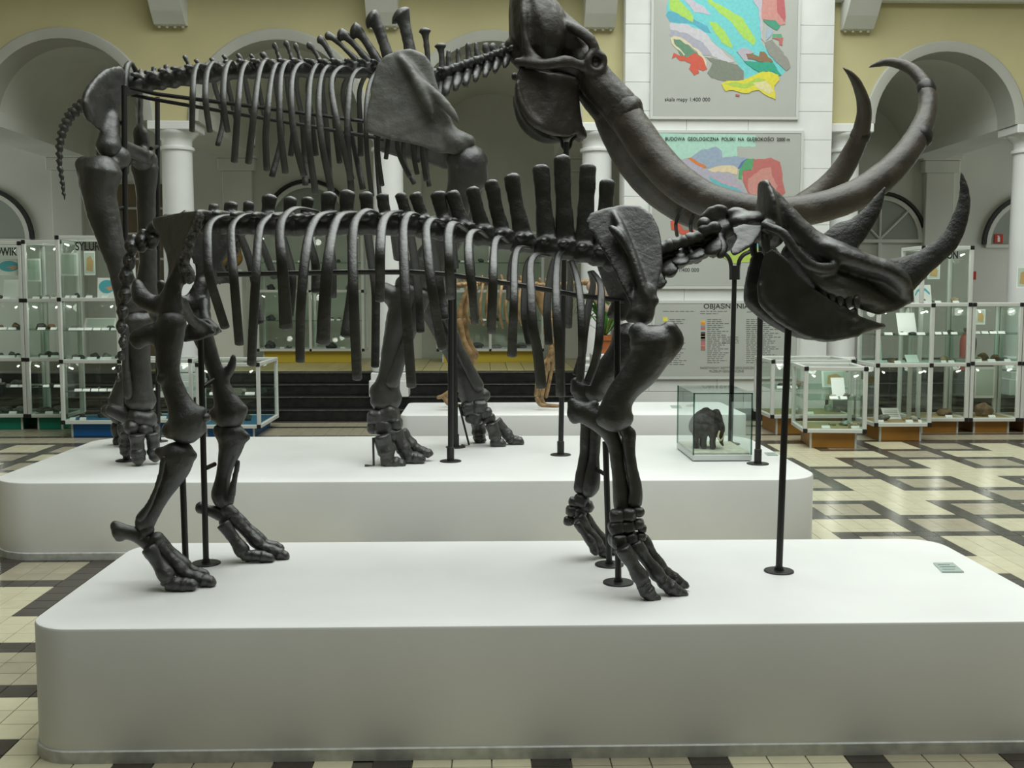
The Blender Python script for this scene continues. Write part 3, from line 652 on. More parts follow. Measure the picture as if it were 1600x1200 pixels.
# shoulder blades
SC = [(915, 345), (922, 333), (945, 325), (975, 319), (1000, 321), (1018, 334), (1030, 356), (1035, 385), (1036, 412), (1031, 440), (1026, 462), (1024, 484), (1008, 494), (985, 492), (985, 475), (972, 450), (952, 408), (932, 376), (918, 358)]
for mr in (False, True):
    mb = MB(); A.plate(mb, SC, lambda a, b: -.15 - .17 * min(1, (b - 319) / 150), .020, mr)
    A.limb(mb, [(958, 330, 3, -.17), (966, 350, 7, -.20), (985, 395, 8, -.26), (1000, 440, 8, -.305), (1010, 470, 8, -.325)], -.3, 1.6, mirror=mr)
    A.limb(mb, [(953, 355, 4, -.235), (960, 360, 7, -.25), (972, 374, 8, -.265), (982, 395, 5, -.28)], -.3, 1.1, mirror=mr)
    A.limb(mb, [(1008, 452, 14, -.31), (1005, 480, 20, -.315), (1000, 494, 22, -.32)], -.31, .8, mirror=mr)
    A.ball(mb, (1022, 470, 9, -.32), -.3, mirror=mr); A.ball(mb, (985, 497, 9, -.32), -.3, mirror=mr)
    bake('shoulder_blade', mb, M_bone, rh, .0075, 7, .0012, 10)
# fore legs
FN = -.36
A.bone('humerus', [[(1018, 532, 36), (1018, 552, 33), (1003, 578, 29), (980, 604, 24), (966, 626, 24), (960, 648, 28), (959, 658, 26)], [(1050, 520, 14), (1058, 535, 12), (1040, 560, 12)]], [(1046, 516, 15), (998, 520, 17), (1024, 578, 9, FN - .05), (944, 654, 15), (976, 654, 15)], FN - .03)
A.bone('ulna', [[(901, 640, 17), (922, 650, 17), (948, 670, 16), (962, 700, 13.5), (967, 735, 12), (971, 768, 15), (974, 796, 16)], [(896, 628, 10), (892, 650, 8)]], [(898, 652, 11), (928, 632, 9)], FN + .025)
A.bone('radius', [[(982, 676, 13), (983, 700, 11), (988, 735, 10.5), (994, 768, 12), (991, 787, 13)]], [(975, 668, 11), (997, 780, 7)], FN)
for q in [(964, 806, 11), (983, 804, 11), (998, 800, 8), (963, 824, 12), (981, 822, 11), (997, 819, 9), (966, 844, 13), (986, 841, 11), (1000, 838, 8), (1003, 826, 7)]:
    A.block('carpal', q, FN - .02)
for ml, ph, dd in [([(974, 858, 12), (987, 882, 10), (1002, 904, 12)], [(1006, 914, 12), (1011, 924, 12), (1018, 934, 10), (1030, 936, 7)], FN - .085),
                   ([(992, 850, 11), (1011, 876, 9.5), (1029, 900, 11)], [(1037, 909, 11), (1048, 918, 12), (1059, 925, 10), (1072, 928, 7)], FN - .03),
                   ([(1004, 842, 9), (1020, 866, 7.5), (1034, 888, 9)], [(1042, 895, 9), (1053, 903, 9), (1063, 910, 8), (1074, 916, 6)], FN + .03)]:
    A.digit('metacarpal', ml, ph, dd, 1.18, 1.12, PZ + .0005, .0072)
FF = .24
A.bone('humerus', [[(985, 525, 30), (975, 552, 26), (950, 580, 21), (932, 602, 19), (926, 616, 21)]], [], FF)
A.bone('ulna', [[(902, 605, 14), (914, 625, 14), (918, 655, 12.5), (916, 700, 11), (910, 740, 11), (907, 765, 13)]], [(900, 598, 10), (908, 614, 11)], FF)
A.bone('radius', [[(934, 640, 12), (931, 680, 10.5), (928, 720, 10.5), (924, 755, 14), (919, 770, 12)]], [(931, 762, 7)], FF - .03)
for q in [(908, 782, 11), (897, 784, 8), (916, 792, 10), (894, 798, 9), (906, 800, 10), (889, 814, 8)]:
    A.block('carpal', q, FF)
for ml, ph, dd in [([(904, 808, 9), (919, 830, 7.5), (934, 851, 9)], [(938, 857, 8), (943, 863, 8), (952, 867, 7)], FF - .03), ([(913, 806, 8), (931, 830, 7), (947, 850, 8)], [(952, 855, 8), (958, 860, 7), (966, 864, 6)], FF + .02), ([(901, 818, 6), (914, 836, 6), (925, 850, 7)], [(927, 854, 7), (929, 860, 7), (933, 864, 6)], FF - .06)]:
    A.digit('metacarpal', ml, ph, dd, 1.18, 1.12, PZ + .0005, .0072)
# skull
mb = MB()
A.limb(mb, [(1193, 286, 7, 0, 3.5), (1198, 312, 12, 0, 3.6), (1199, 340, 18, 0, 2.6), (1204, 372, 22, 0, 1.8)], 0)
A.limb(mb, [(1194, 292, 9, 0, 1.6), (1212, 318, 15, 0, 1.5), (1236, 352, 21, 0, 1.5), (1264, 381, 24, 0, 1.5), (1300, 398, 24, 0, 2.0), (1340, 412, 20, 0, 2.3), (1380, 424, 18, 0, 2.1), (1404, 440, 18, 0, 1.8), (1411, 460, 12, 0, 1.5)], 0)
A.limb(mb, [(1240, 395, 22, 0, 1.4), (1270, 432, 28, 0, 1.5), (1305, 448, 28, 0, 1.5), (1340, 458, 24, 0, 1.25), (1378, 472, 15, 0, 1.0), (1400, 474, 12, 0, .9)], 0)
A.plate(mb, [(1345, 420), (1400, 436), (1416, 455), (1420, 474), (1400, 486), (1372, 492), (1345, 484)], lambda a, b: 0, .05)
A.limb(mb, [(1398, 425, 12), (1414, 446, 9), (1420, 470, 6)], 0, 2.4)
for mr in (False, True):
    A.limb(mb, [(1193, 350, 8, -.10), (1205, 356, 8, -.13), (1224, 366, 8, -.15), (1243, 392, 9, -.155), (1262, 412, 9, -.15), (1284, 420, 9, -.13), (1304, 418, 10, -.10)], -.1, .8, mirror=mr)
    A.limb(mb, [(1275, 376, 6, -.07), (1298, 388, 9, -.10), (1312, 398, 8, -.10), (1306, 412, 7, -.10)], -.1, .8, mirror=mr)
    A.limb(mb, [(1196, 346, 9, -.05), (1196, 370, 8, -.10), (1198, 398, 7, -.10)], -.1, .8, mirror=mr)
rsk = bake('skull', mb, M_bone, rh, .0085, 3, .003, 12)
for mr in (False, True):
    for tx, ty in [(1286, 474), (1299, 478), (1312, 482), (1325, 485), (1338, 486)]: obj('tooth', A.limb(MB(), [(tx, ty - 20, 6.5, -.078), (tx + 1, ty - 11, 6, -.078), (tx + 1, ty - 6, 4, -.078)], 0, .9, seg=8, sub=1, mirror=mr), M_bone2, rsk, smooth=0)
mb = MB()
MD = [(1194, 396), (1206, 388), (1216, 394), (1230, 405), (1247, 426), (1270, 450), (1304, 471), (1326, 484), (1345, 495), (1375, 505), (1383, 510), (1352, 520), (1315, 530), (1285, 531), (1245, 518), (1208, 494), (1186, 474), (1183, 445), (1189, 415)]
for mr in (False, True):
    A.plate(mb, MD, lambda a, b: -(.10 - .07 * max(0, min(1, (a - 1270) / 90))), .034, mr)
    A.limb(mb, [(1187, 445, 4, -.115), (1191, 472, 6, -.12), (1212, 494, 6, -.115), (1250, 518, 6, -.105), (1290, 529, 6, -.09), (1340, 521, 6, -.05)], -.1, 1.0, mirror=mr)
    for tx, ty in [(1272, 462), (1288, 469), (1304, 476), (1320, 482), (1335, 488)]: A.limb(mb, [(tx, ty + 8, 7, -.07), (tx, ty - 4, 5, -.07)], 0, .8, mirror=mr)
A.limb(mb, [(1320, 508, 16), (1350, 510, 9), (1380, 509, 4)], 0, 2.0)
bake('jaw', mb, M_bone, rh, .0085, 3, .003, 12)
mb = MB(); A.limb(mb, [(1403, 434, 33), (1420, 425, 27), (1447, 407, 19), (1483, 377, 16), (1501, 338, 12.5), (1507, 305, 8.5), (1504, 280, 4.5), (1501, 267, 1.5)], 0, .75, seg=18)
bake('horn', mb, M_horn, rsk, .0065, 2, .0022, 28)
mb = MB(); A.limb(mb, [(1312, 384, 32), (1322, 371, 27), (1341, 356, 19), (1361, 333, 13), (1374, 310, 8), (1383, 293, 2.5)], 0, .75, seg=18)
bake('horn', mb, M_horn, rsk, .0065, 2, .0022, 28)
# poles of the rhinoceros
def gp(px, py): return G(px, py, PZ)
b = gp(322, 881); t = A.Q(313, 512, b.y - 4.45)
pole('black pole with a round foot beside the far hind leg of the rhinoceros', b, t, .013, .062, [[P(321, 732, b.y), A.Q(336, 725, .2)], [P(318, 604, b.y), A.Q(336, 592, .2)]])
b = gp(291, 902); pole('short black pole behind the near hind foot of the rhinoceros', b, P(285, 735, b.y), .013, .04, [[P(286, 750, b.y), A.Q(268, 757, HD)]])
b = gp(966, 911); pole('black pole with a round foot just behind the near fore foot of the rhinoceros', b, P(964, 470, b.y), .013, .062)
b = gp(952, 883); pole('black pole with a round foot between the fore feet of the rhinoceros', b, P(946, 690, b.y), .013, .062, [[P(947, 742, b.y), A.Q(930, 732, .22)]])
b = gp(1217, 893); pole('black pole with a round foot under the horned skull', b, P(1232, 504, b.y), .0145, .062)
# ------------------------------------------------------------------ tusked mammoth skeleton on the second plinth
ma = thing('mammoth_skeleton', 'huge dark mounted mammoth skeleton with long curved tusks on the middle plinth', 'skeleton', (-0.5, 7.8, PZ))
B = SK(ma, 7.8, M_bone2, 0.0155)
ND, FD = -.44, .44
# hind legs
B.bone('femur', [[(158, 266, 34), (155, 300, 27), (163, 340, 24), (177, 388, 20), (189, 428, 18), (199, 458, 21), (207, 480, 25)], [(131, 262, 13), (136, 300, 10), (142, 330, 8)]], [(132, 258, 15), (185, 246, 19, ND + .12), (220, 478, 14)], ND)
B.bone('patella', [], [(218, 458, 11, ND, 1.2)], ND)
B.bone('tibia', [[(210, 500, 26), (212, 522, 23), (216, 562, 19), (218, 602, 20), (220, 628, 25)]], [(198, 498, 14), (228, 500, 14)], ND)
B.bone('fibula', [[(196, 510, 8), (196, 560, 7), (200, 620, 9)]], [], ND - .08)
B.bone('calcaneus', [[(172, 640, 11), (186, 646, 12), (205, 652, 14)]], [], ND)
B.bone('tarsal', [], [(216, 652, 18), (232, 655, 14)], ND, k=1.2)
B.bone('tarsal', [], [(206, 668, 13)], ND - .06, k=1.2)
B.bone('tarsal', [], [(226, 672, 13)], ND - .02, k=1.2)
B.bone('tarsal', [], [(240, 670, 11)], ND + .06, k=1.2)
for ml, ph, dd in [([(214, 682, 12), (215, 700, 10)], [(216, 710, 12), (217, 721, 11)], ND - .09), ([(238, 680, 11), (240, 698, 9.5)], [(241, 706, 11), (243, 717, 10)], ND - .02), ([(198, 678, 10), (197, 692, 9)], [(196, 700, 10), (196, 709, 9)], ND + .05)]:
    B.digit('metatarsal', ml, ph, dd, 1.1, 1.05, PZ + .0005, .0105)
B.bone('femur', [[(226, 262, 22), (228, 300, 16), (229, 350, 14), (231, 400, 14), (230, 440, 17), (226, 462, 21)]], [(232, 250, 15)], FD)
B.bone('tibia', [[(224, 482, 21), (218, 520, 17), (206, 570, 15), (192, 612, 17), (186, 630, 19)]], [], FD)
B.bone('calcaneus', [[(164, 640, 10), (178, 646, 11), (192, 650, 12)]], [], FD)
B.bone('tarsal', [], [(186, 648, 15), (198, 654, 12)], FD, k=1.2)
for x, dd in ((192, FD - .05), (203, FD + .03), (182, FD + .08)):
    B.bone('metatarsal', [[(x, 664, 9), (x + 1, 680, 8)]], [], dd, k=1.1)
    B.bone('toe_bone', [], [(x + 2, 689, 9), (x + 3, 696, 8)], dd, k=1.2, floor=PZ + .0005)
# pelvis
PL = [(166, 108), (178, 103), (190, 104), (197, 114), (193, 140), (188, 168), (182, 190), (176, 205), (160, 206), (148, 200), (138, 184), (130, 158), (136, 142), (148, 126)]
for mr in (False, True):
    mb = MB(); B.plate(mb, PL, lambda a, b: -.16 - .42 * max(0, min(1, (197 - a) / 67.0)), .05, mr)
    B.limb(mb, [(167, 112, 6, -.34), (147, 130, 6, -.46), (133, 158, 7, -.56), (142, 186, 8, -.5)], -.4, 1.0, mirror=mr)
    B.limb(mb, [(176, 185, 13, -.30), (172, 210, 15, -.34), (170, 232, 20, -.36)], -.3, 1.0, mirror=mr)
    B.limb(mb, [(182, 225, 12, -.28), (205, 235, 11, -.15), (226, 244, 12, -.05)], -.2, .9, mirror=mr)
    B.limb(mb, [(168, 228, 10, -.32), (158, 240, 9, -.25), (175, 262, 9, -.12)], -.2, .9, mirror=mr)
    bake('pelvis', mb, M_bone2, ma, .014, 4, .005, 8)
B.bone('sacrum', [[(175, 138, 14), (195, 134, 16), (218, 131, 15)], [(190, 128, 7), (196, 108, 6)]], [], 0, k=1.3)
B.bone('pelvic_rim', [[(196, 140, 6, -.14), (197, 110, 6, -.10), (204, 98, 5, 0), (212, 112, 5, .08), (212, 135, 5, .10)]], [], 0, k=.8)
for i in range(18):
    t = i / 17; pts = [(150, 152), (128, 164), (110, 180), (99, 202), (93, 228), (93, 255), (97, 282), (100, 303)]
    u = t * 7; k = min(int(u), 6); w = u - k; x = pts[k][0] * (1 - w) + pts[k + 1][0] * w; y = pts[k][1] * (1 - w) + pts[k + 1][1] * w
    r = 9.5 - 6 * t; mb = MB(); B.ball(mb, (x, y, r * .95), 0, .9); B.ball(mb, (x - r * .8, y - r * .35, r * .55), 0, .7); B.ball(mb, (x + r * .5, y + r * .5, r * .6), 0, .8)
    dx, dy = pts[k + 1][0] - pts[k][0], pts[k + 1][1] - pts[k][1]; L = math.hypot(dx, dy)
    B.limb(mb, [(x - dx / L * 8, y - dy / L * 8, r * .6), (x + dx / L * 8, y + dy / L * 8, r * .6)], 0, 1)
    bake('tail_vertebra', mb, M_bone2, ma, .011, 2, .003, 20)
# back bone
vs = []
for i in range(24):
    t = i / 23; x = 222 + t * 470; y = 132 - 22 * math.sin(min(1, t * 2.2) * math.pi / 2) + 14 * max(0, (t - .75) / .25); vs.append((x, y))
tops = {288: (86, 4), 306: (92, 4), 330: (90, 4), 350: (86, 4), 372: (84, 4), 392: (84, 4), 410: (82, 5), 428: (66, 4.5), 446: (63, 4.5), 461: (67, 4.5), 482: (66, 5), 499: (56, 5.5), 511: (50, 5.5), 533: (48, 6.5), 555: (40, 8), 582: (20, 10), 627: (14, 11), 664: (43, 6), 688: (67, 6)}
bases = {428: 441, 446: 461, 461: 473, 482: 506, 499: 528, 511: 566, 533: 584, 555: 596, 582: 612, 627: 645, 664: 668, 688: 690}
keys = sorted(tops)
for i, (x, y) in enumerate(vs):
    if i < 3: tp = [(x - 3, y - 22, 4.5)]
    else: tp = []
    B.vertebra((x, y), 13 if i < 6 else 12.5, 22, tp[0][:2] if tp else (x - 2, y - 15), 4.5 if tp else 6, 1.2, .14 if i < 5 else .16, thin=.7)
for kx in keys:
    ty, w = tops[kx]; bx = bases.get(kx, kx + 12); by = min(vs, key=lambda q: abs(q[0] - bx))[1] - 6
    B.bone('neural_spine', [[(bx, by, w * 1.15), (bx * .55 + kx * .45 + (1.5 if kx > 500 else 0), by * .55 + ty * .45, w * .85), (kx * .82 + bx * .18, ty * .82 + by * .18, w * 1.0), (kx, ty + w, w * (1.75 if w > 5.8 else 1.35))]], [], 0, k=.7, vox=.011, smooth=2)
for i in range(7):
    t = i / 6; x = 702 + t * 92; y = 122 - 36 * t; r = 17 - 4 * t
    mb = MB(); B.limb(mb, [(x - 8, y + 3, r * .85), (x, y, r * .8), (x + 8, y - 3, r * .85)], 0, 1.0)
    for sg in (-1, 1):
        B.limb(mb, [(x, y + 2, r * .5, sg * .05), (x - 4, y + r, r * .42, sg * .16), (x - 6, y + r * 1.55, r * .3, sg * .18)], 0, .7); B.ball(mb, (x + 6, y - r * .9, r * .42, sg * .08), 0); B.ball(mb, (x - 6, y - r * .7, r * .42, sg * .08), 0)
    tx, ty = [(700, 79), (716, 76), (731, 68), (744, 67), (758, 70), (768, 72), (785, 72)][i]
    B.limb(mb, [(x, y - r * .5, r * .4), (tx, ty, 4 if i < 4 else 7)], 0, .7)
    bake('neck_vertebra', mb, M_bone2, ma, .0135, 2, .006, 12)
MR = [[(318, 112), (310, 100), (303, 115), (301, 150), (300, 205)], [(340, 110), (332, 98), (323, 115), (321, 155), (328, 206)], [(368, 108), (360, 95), (351, 115), (349, 160), (356, 206)],
      [(398, 108), (387, 97), (377, 115), (372, 165), (366, 253)], [(424, 106), (414, 94), (404, 118), (397, 175), (388, 255)], [(446, 108), (434, 98), (425, 118), (419, 165), (415, 215), (417, 266)],
      [(466, 108), (451, 95), (440, 112), (437, 150), (438, 205), (446, 270)], [(492, 108), (472, 98), (458, 115), (455, 155), (460, 215), (475, 274)], [(510, 108), (498, 98), (486, 120), (482, 165), (482, 220), (493, 302)],
      [(532, 110), (515, 102), (502, 120), (498, 165), (504, 230), (518, 298)], [(556, 112), (538, 103), (522, 115), (518, 140), (528, 195), (549, 280)], [(582, 114), (564, 106), (549, 124), (544, 165), (543, 220), (549, 298)],
      [(606, 116), (592, 110), (578, 130), (572, 175), (573, 235), (581, 306)], [(630, 118), (616, 112), (604, 132), (596, 180), (590, 230), (597, 290)], [(652, 120), (640, 116), (630, 140), (622, 190), (622, 235), (640, 276)], [(668, 122), (658, 120), (650, 145), (644, 195), (646, 240), (652, 272)],
      [(682, 124), (674, 124), (668, 150), (662, 200), (660, 240), (666, 282)], [(694, 126), (690, 128), (688, 150), (690, 190), (694, 230)]]
for i, r_ in enumerate(MR):
    Wd = .34 + .16 * math.sin(math.pi * min(1, (i + 3) / 16)) if i < 13 else .36 - .03 * (i - 12)
    w_ = (6, 10, 9) if i < 3 else ((6, 10, 11) if i < 12 else (6, 8, 8))
    B.rib(r_, *w_, Wd); B.rib(r_, *w_, Wd, mirror=True, cut=[1, .9, 1, .95][i % 4])
M_bar = MATS['grey_metal_bar']
for pts in ([(205, 138, -.1), (245, 147, -.15), (580, 191, -.3), (600, 194, -.3)], [(205, 148, .1), (245, 156, .12), (580, 214, .25), (600, 218, .25)]):
    obj('support_bar', MB().tube([B.Q(*q) for q in pts], .014, 8), M_blk, ma, smooth=40)
# shoulder blades
MS = [(583, 122), (590, 100), (602, 87), (620, 79), (642, 76), (664, 85), (676, 103), (683, 130), (691, 152), (700, 175), (712, 200), (716, 220), (712, 240), (690, 240), (652, 227), (602, 216), (571, 207), (573, 178), (578, 150)]
for mr in (False, True):
    mb = MB(); B.plate(mb, MS, lambda a, b: -.43 - .05 * (b - 76) / 160, .045, mr)
    B.limb(mb, [(625, 90, 6, -.45), (640, 108, 8, -.47), (655, 135, 9, -.50), (668, 160, 8, -.52), (676, 178, 4, -.53)], -.4, 1.3, mirror=mr)
    B.limb(mb, [(654, 122, 5, -.49), (672, 140, 7, -.52), (694, 162, 8, -.54), (710, 182, 6, -.54), (717, 192, 3, -.54)], -.4, .8, mirror=mr)
    B.limb(mb, [(700, 205, 14, -.45), (712, 222, 20, -.46), (722, 226, 20, -.46)], -.4, .9, mirror=mr)
    B.limb(mb, [(706, 210, 8, -.45), (724, 216, 9, -.46), (735, 222, 10, -.46)], -.4, 1.4, mirror=mr)
    bake('shoulder_blade', mb, M_scap, ma, .0135, 4, .005, 8)
# fore legs
B.bone('humerus', [[(728, 264, 29), (722, 300, 25), (702, 350, 22), (676, 400, 25), (656, 436, 32)]], [(734, 256, 30), (712, 250, 16), (742, 278, 22), (634, 446, 18), (672, 446, 16)], ND)
B.bone('ulna', [[(646, 455, 27), (628, 490, 23), (616, 540, 19), (608, 588, 18), (603, 612, 23), (602, 630, 25)], [(600, 450, 12), (612, 462, 16), (630, 470, 18)]], [(590, 612, 14), (616, 620, 13)], ND)
B.bone('radius', [[(660, 460, 14), (645, 510, 10), (626, 560, 10), (612, 600, 12)]], [], ND - .06)
for q in [(590, 652, 13), (608, 648, 14), (600, 666, 14), (584, 668, 10), (616, 662, 11), (610, 678, 12)]: B.block('carpal', q, ND - .03, vox=.012)
for ml, ph, dd in [([(597, 684, 14), (604, 706, 14)], [(606, 724, 11), (620, 724, 11), (630, 727, 9)], ND - .13), ([(618, 678, 12), (631, 702, 12)], [(638, 714, 11), (650, 716, 11), (661, 718, 9)], ND - .03), ([(628, 676, 10), (643, 696, 10)], [(651, 702, 9), (662, 706, 9), (673, 709, 8)], ND + .07)]:
    B.digit('metacarpal', ml, ph, dd, 1.1, 1.05, PZ + .0005, .0105)
B.bone('humerus', [[(732, 285, 26), (722, 330, 21), (700, 380, 20), (672, 428, 26)]], [(738, 275, 26)], FD)
B.bone('ulna', [[(662, 452, 24), (685, 502, 19), (712, 556, 16), (732, 602, 19), (740, 624, 20)]], [(727, 618, 11), (756, 618, 11)], FD)
B.bone('radius', [[(680, 450, 12), (702, 505, 9), (722, 555, 9), (748, 605, 11)]], [], FD - .06)
for q in [(732, 638, 12), (748, 636, 12), (758, 645, 10), (742, 652, 12), (764, 654, 9)]: B.block('carpal', q, FD - .03, vox=.012)
for ml, ph, dd in [([(747, 662, 11), (748, 676, 11)], [(749, 684, 10), (752, 692, 9)], FD + .1), ([(768, 664, 10), (774, 682, 10)], [(776, 692, 10), (786, 694, 9)], FD - .1), ([(776, 660, 9), (794, 680, 9)], [(798, 686, 9), (806, 689, 9), (815, 691, 8)], FD)]:
    B.digit('metacarpal', ml, ph, dd, 1.1, 1.05, PZ + .0005, .0105)
# skull
mb = MB()
B.limb(mb, [(850, 100, 30, 0, 1.5), (848, 75, 44, 0, 1.5), (840, 40, 46, 0, 1.45), (830, 5, 35, 0, 1.6), (826, -30, 24, 0, 1.8), (825, -52, 12, 0, 2.0)], 0)
B.limb(mb, [(830, 20, 30, 0, 1.4), (868, 52, 34, 0, 1.25), (905, 78, 28, 0, 1.5), (922, 110, 26, 0, 1.5), (935, 135, 26, 0, 1.4)], 0)
for mr in (False, True):
    B.limb(mb, [(914, 92, 24, -.13), (930, 122, 27, -.15), (951, 148, 29, -.17), (968, 166, 29, -.18), (976, 175, 27, -.185)], -.15, .95, mirror=mr)
    B.limb(mb, [(806, 96, 7, -.25), (826, 98, 8, -.30), (846, 101, 9, -.32), (868, 99, 9, -.33), (884, 96, 10, -.32), (900, 100, 8, -.29), (914, 106, 8, -.25)], -.3, .8, mirror=mr)
    B.limb(mb, [(820, -20, 5, -.20), (818, 20, 6, -.28), (820, 55, 6, -.29), (826, 82, 9, -.28), (842, 96, 8, -.29)], -.3, .9, mirror=mr)
    B.limb(mb, [(884, 36, 6, -.18), (905, 48, 9, -.24), (922, 62, 9, -.26), (932, 80, 7, -.26)], -.25, .8, mirror=mr)
    B.limb(mb, [(923, 82, 6.5, -.26), (939, 86, 6.5, -.25), (943, 98, 6.5, -.24), (936, 111, 6.5, -.25), (922, 108, 6.5, -.26), (918, 94, 6.5, -.27), (924, 83, 6.5, -.26)], -.25, 1.2, mirror=mr)
B.limb(mb, [(800, 70, 14), (812, 88, 16), (830, 100, 18)], 0, 1.4)
for sg in (-1, 1): B.ball(mb, (930, 97, 16, sg * .19), 0, .6)
B.limb(mb, [(845, 105, 18), (875, 110, 18), (905, 116, 20)], 0, 2.4)
msk = bake('skull', mb, M_skull2, ma, .0135, 3, .005, 8)
mb = MB()
for mr in (False, True): B.limb(mb, [(966, 166, 29, -.18), (979, 178, 31, -.187), (984, 183, 27, -.19)], -.15, .95, mirror=mr)
bake('tusk_socket_rim', mb, M_skull2, msk, .0125, 2, .004, 10)
MJ = [(807, 118), (812, 106), (826, 106), (850, 112), (880, 116), (904, 120), (905, 150), (907, 175), (911, 198), (917, 213), (910, 216), (900, 208), (888, 213), (872, 211), (850, 204), (830, 188), (816, 166), (808, 142)]
mb = MB()
for mr in (False, True):
    B.plate(mb, MJ, lambda a, b: -(.22 - .14 * max(0, min(1, (a - 860) / 50))), .10, mr)
    B.limb(mb, [(808, 130, 4, -.27), (814, 160, 6, -.27), (832, 188, 7, -.26), (858, 204, 7, -.22), (886, 208, 6, -.14)], -.2, 1, mirror=mr); B.ball(mb, (813, 98, 7, -.24), -.2, mirror=mr)
    B.limb(mb, [(870, 122, 9, -.16), (900, 126, 8, -.14)], -.2, 1, mirror=mr)
B.limb(mb, [(890, 190, 12), (905, 205, 10), (914, 214, 4)], 0, 1.5)
bake('jaw', mb, M_skull2, ma, .0125, 3, .004, 8)
def tusk(pts):
    mb = MB(); B.limb(mb, pts, 0, 1.0, seg=20, sub=5); return bake('tusk', mb, M_tusk, msk, .0115, 2, .0035, 6)
tusk([(966, 164, 24, -.18), (990, 200, 27, -.22), (1022, 246, 28, -.30), (1062, 286, 28, -.40), (1110, 314, 27, -.48), (1165, 328, 26, -.54), (1225, 332, 25, -.58), (1290, 322, 24.5, -.58), (1352, 296, 24, -.54), (1402, 256, 22, -.47), (1434, 212, 18.5, -.38), (1449, 170, 14.5, -.28), (1445, 134, 12, -.18), (1424, 108, 9.5, -.08), (1392, 97, 7, .0), (1372, 100, 4.5, .05), (1358, 105, 1.5, .08)])
tusk([(950, 178, 23, .18), (966, 214, 25, .22), (996, 262, 26, .30), (1040, 306, 26, .40), (1090, 334, 25, .48), (1150, 350, 24, .54), (1210, 345, 23, .56), (1262, 318, 21, .55), (1302, 284, 19, .50), (1330, 242, 16, .42), (1346, 202, 13.5, .32), (1350, 168, 11, .22), (1342, 138, 8.5, .12), (1330, 117, 5, .06), (1317, 106, 1.5, .03)])
for q in ([(1449, 143, 14, -.205), (1445, 133, 13.4, -.178)], [(1436, 217, 20, -.39), (1439, 209, 19.4, -.375)]):
    obj('tusk_band', B.limb(MB(), q, 0, 1.0, seg=18, sub=1), M_blk, msk, smooth=40)
obj('tusk_band', B.limb(MB(), [(1343, 215, 15.6, .36), (1346, 207, 15.2, .34)], 0, 1.0, seg=18, sub=1), M_blk, msk, smooth=40)
# poles of the mammoth
def mpole(lab, bx, by, tx, ty, arms=(), **k):
    b = G(bx, by, PZ); return pole(lab, b, P(tx, ty, b.y), .019, .075, [[P(a[0], a[1], b.y), B.Q(a[2], a[3], a[4])] for a in arms], collar=True, **k)
mpole('tall black pole beside the near hind leg of the mammoth', 198, 720, 194, 134, [(197, 323, 172, 330, -.35), (195, 190, 182, 196, -.2)])
mpole('tall black pole right of the mammoth pelvis', 247, 690, 246, 152, [(246, 229, 236, 232, .1)])
mpole('black pole with a round foot beside the near fore foot of the mammoth', 704, 721, 704, 215)
mpole('black pole with a round foot behind the near pole at the mammoth fore feet', 712, 699, 708, 300)
t_ = mpole('black forked pole under the mammoth jaw', 876, 711, 885, 222)
for sg in (-1, 1): obj('fork', MB().loft([(B.Q(885, 236, 0), .014, .014), (B.Q(885 + sg * 6, 228, 0), .012, .012), (B.Q(885 + sg * 9, 218, 0), .012, .012), (B.Q(885 + sg * 24, 210 - sg, 0), .012, .012)], seg=8, sub=3), M_blk, t_, smooth=40)
t_ = mpole('black pole with a round foot in front of the glass box, holding the near tusk', 1184, 725, 1190, 352)
b = G(1141, 694, PZ)
t_ = pole('black pole with a forked top behind the glass box, holding the far tusk', b, P(1148, 420, b.y), .019, .075)
obj('fork_socket', MB().tube([P(1148, 437, b.y), P(1148, 415, b.y)], .042, 8), M_blk, t_, smooth=40)
for sg in (-1, 1): obj('fork', MB().loft([(P(1148 + sg * 5, 425, b.y), .016, .016), (P(1148 + sg * 7, 408, b.y), .016, .016), (P(1148 + sg * 14, 398, b.y), .016, .016), (P(1148 + sg * 26, 391, b.y), .016, .016), (P(1148 + sg * 32, 372, b.y), .016, .016)], seg=8, sub=3), M_blk, t_, smooth=40)
t_ = thing('tusk_cradle', 'black curved metal cradle hanging around the far tusk of the mammoth', 'cradle', B.Q(1062, 350, .45))
for x in (1060, 1083): obj('hoop', MB().loft([(B.Q(x - 2, 368, .4), .014, .014), (B.Q(x - 4, 350, .3), .014, .014), (B.Q(x + 2, 334, .3), .014, .014), (B.Q(x + 16, 312, .15), .014, .014), (B.Q(x + 28, 292, .2), .012, .012)], seg=8, sub=3), M_blk, t_, smooth=40)
for (x0, y0, x1, y1, l) in ((583, 684, 584, 729, 'thin black wire strut under the near fore foot of the mammoth'), (717, 632, 733, 697, 'bent black strut under the far fore foot of the mammoth')):
    b = G(x1, y1, PZ); t_ = thing('support_strut', l, 'support strut', b)
    obj('strut_rod', MB().tube([P(x0, y0, b.y), b + Vector((0, 0, .008)), b + Vector((-.06, 0, .008))], .008, 8), M_blk, t_, smooth=40)
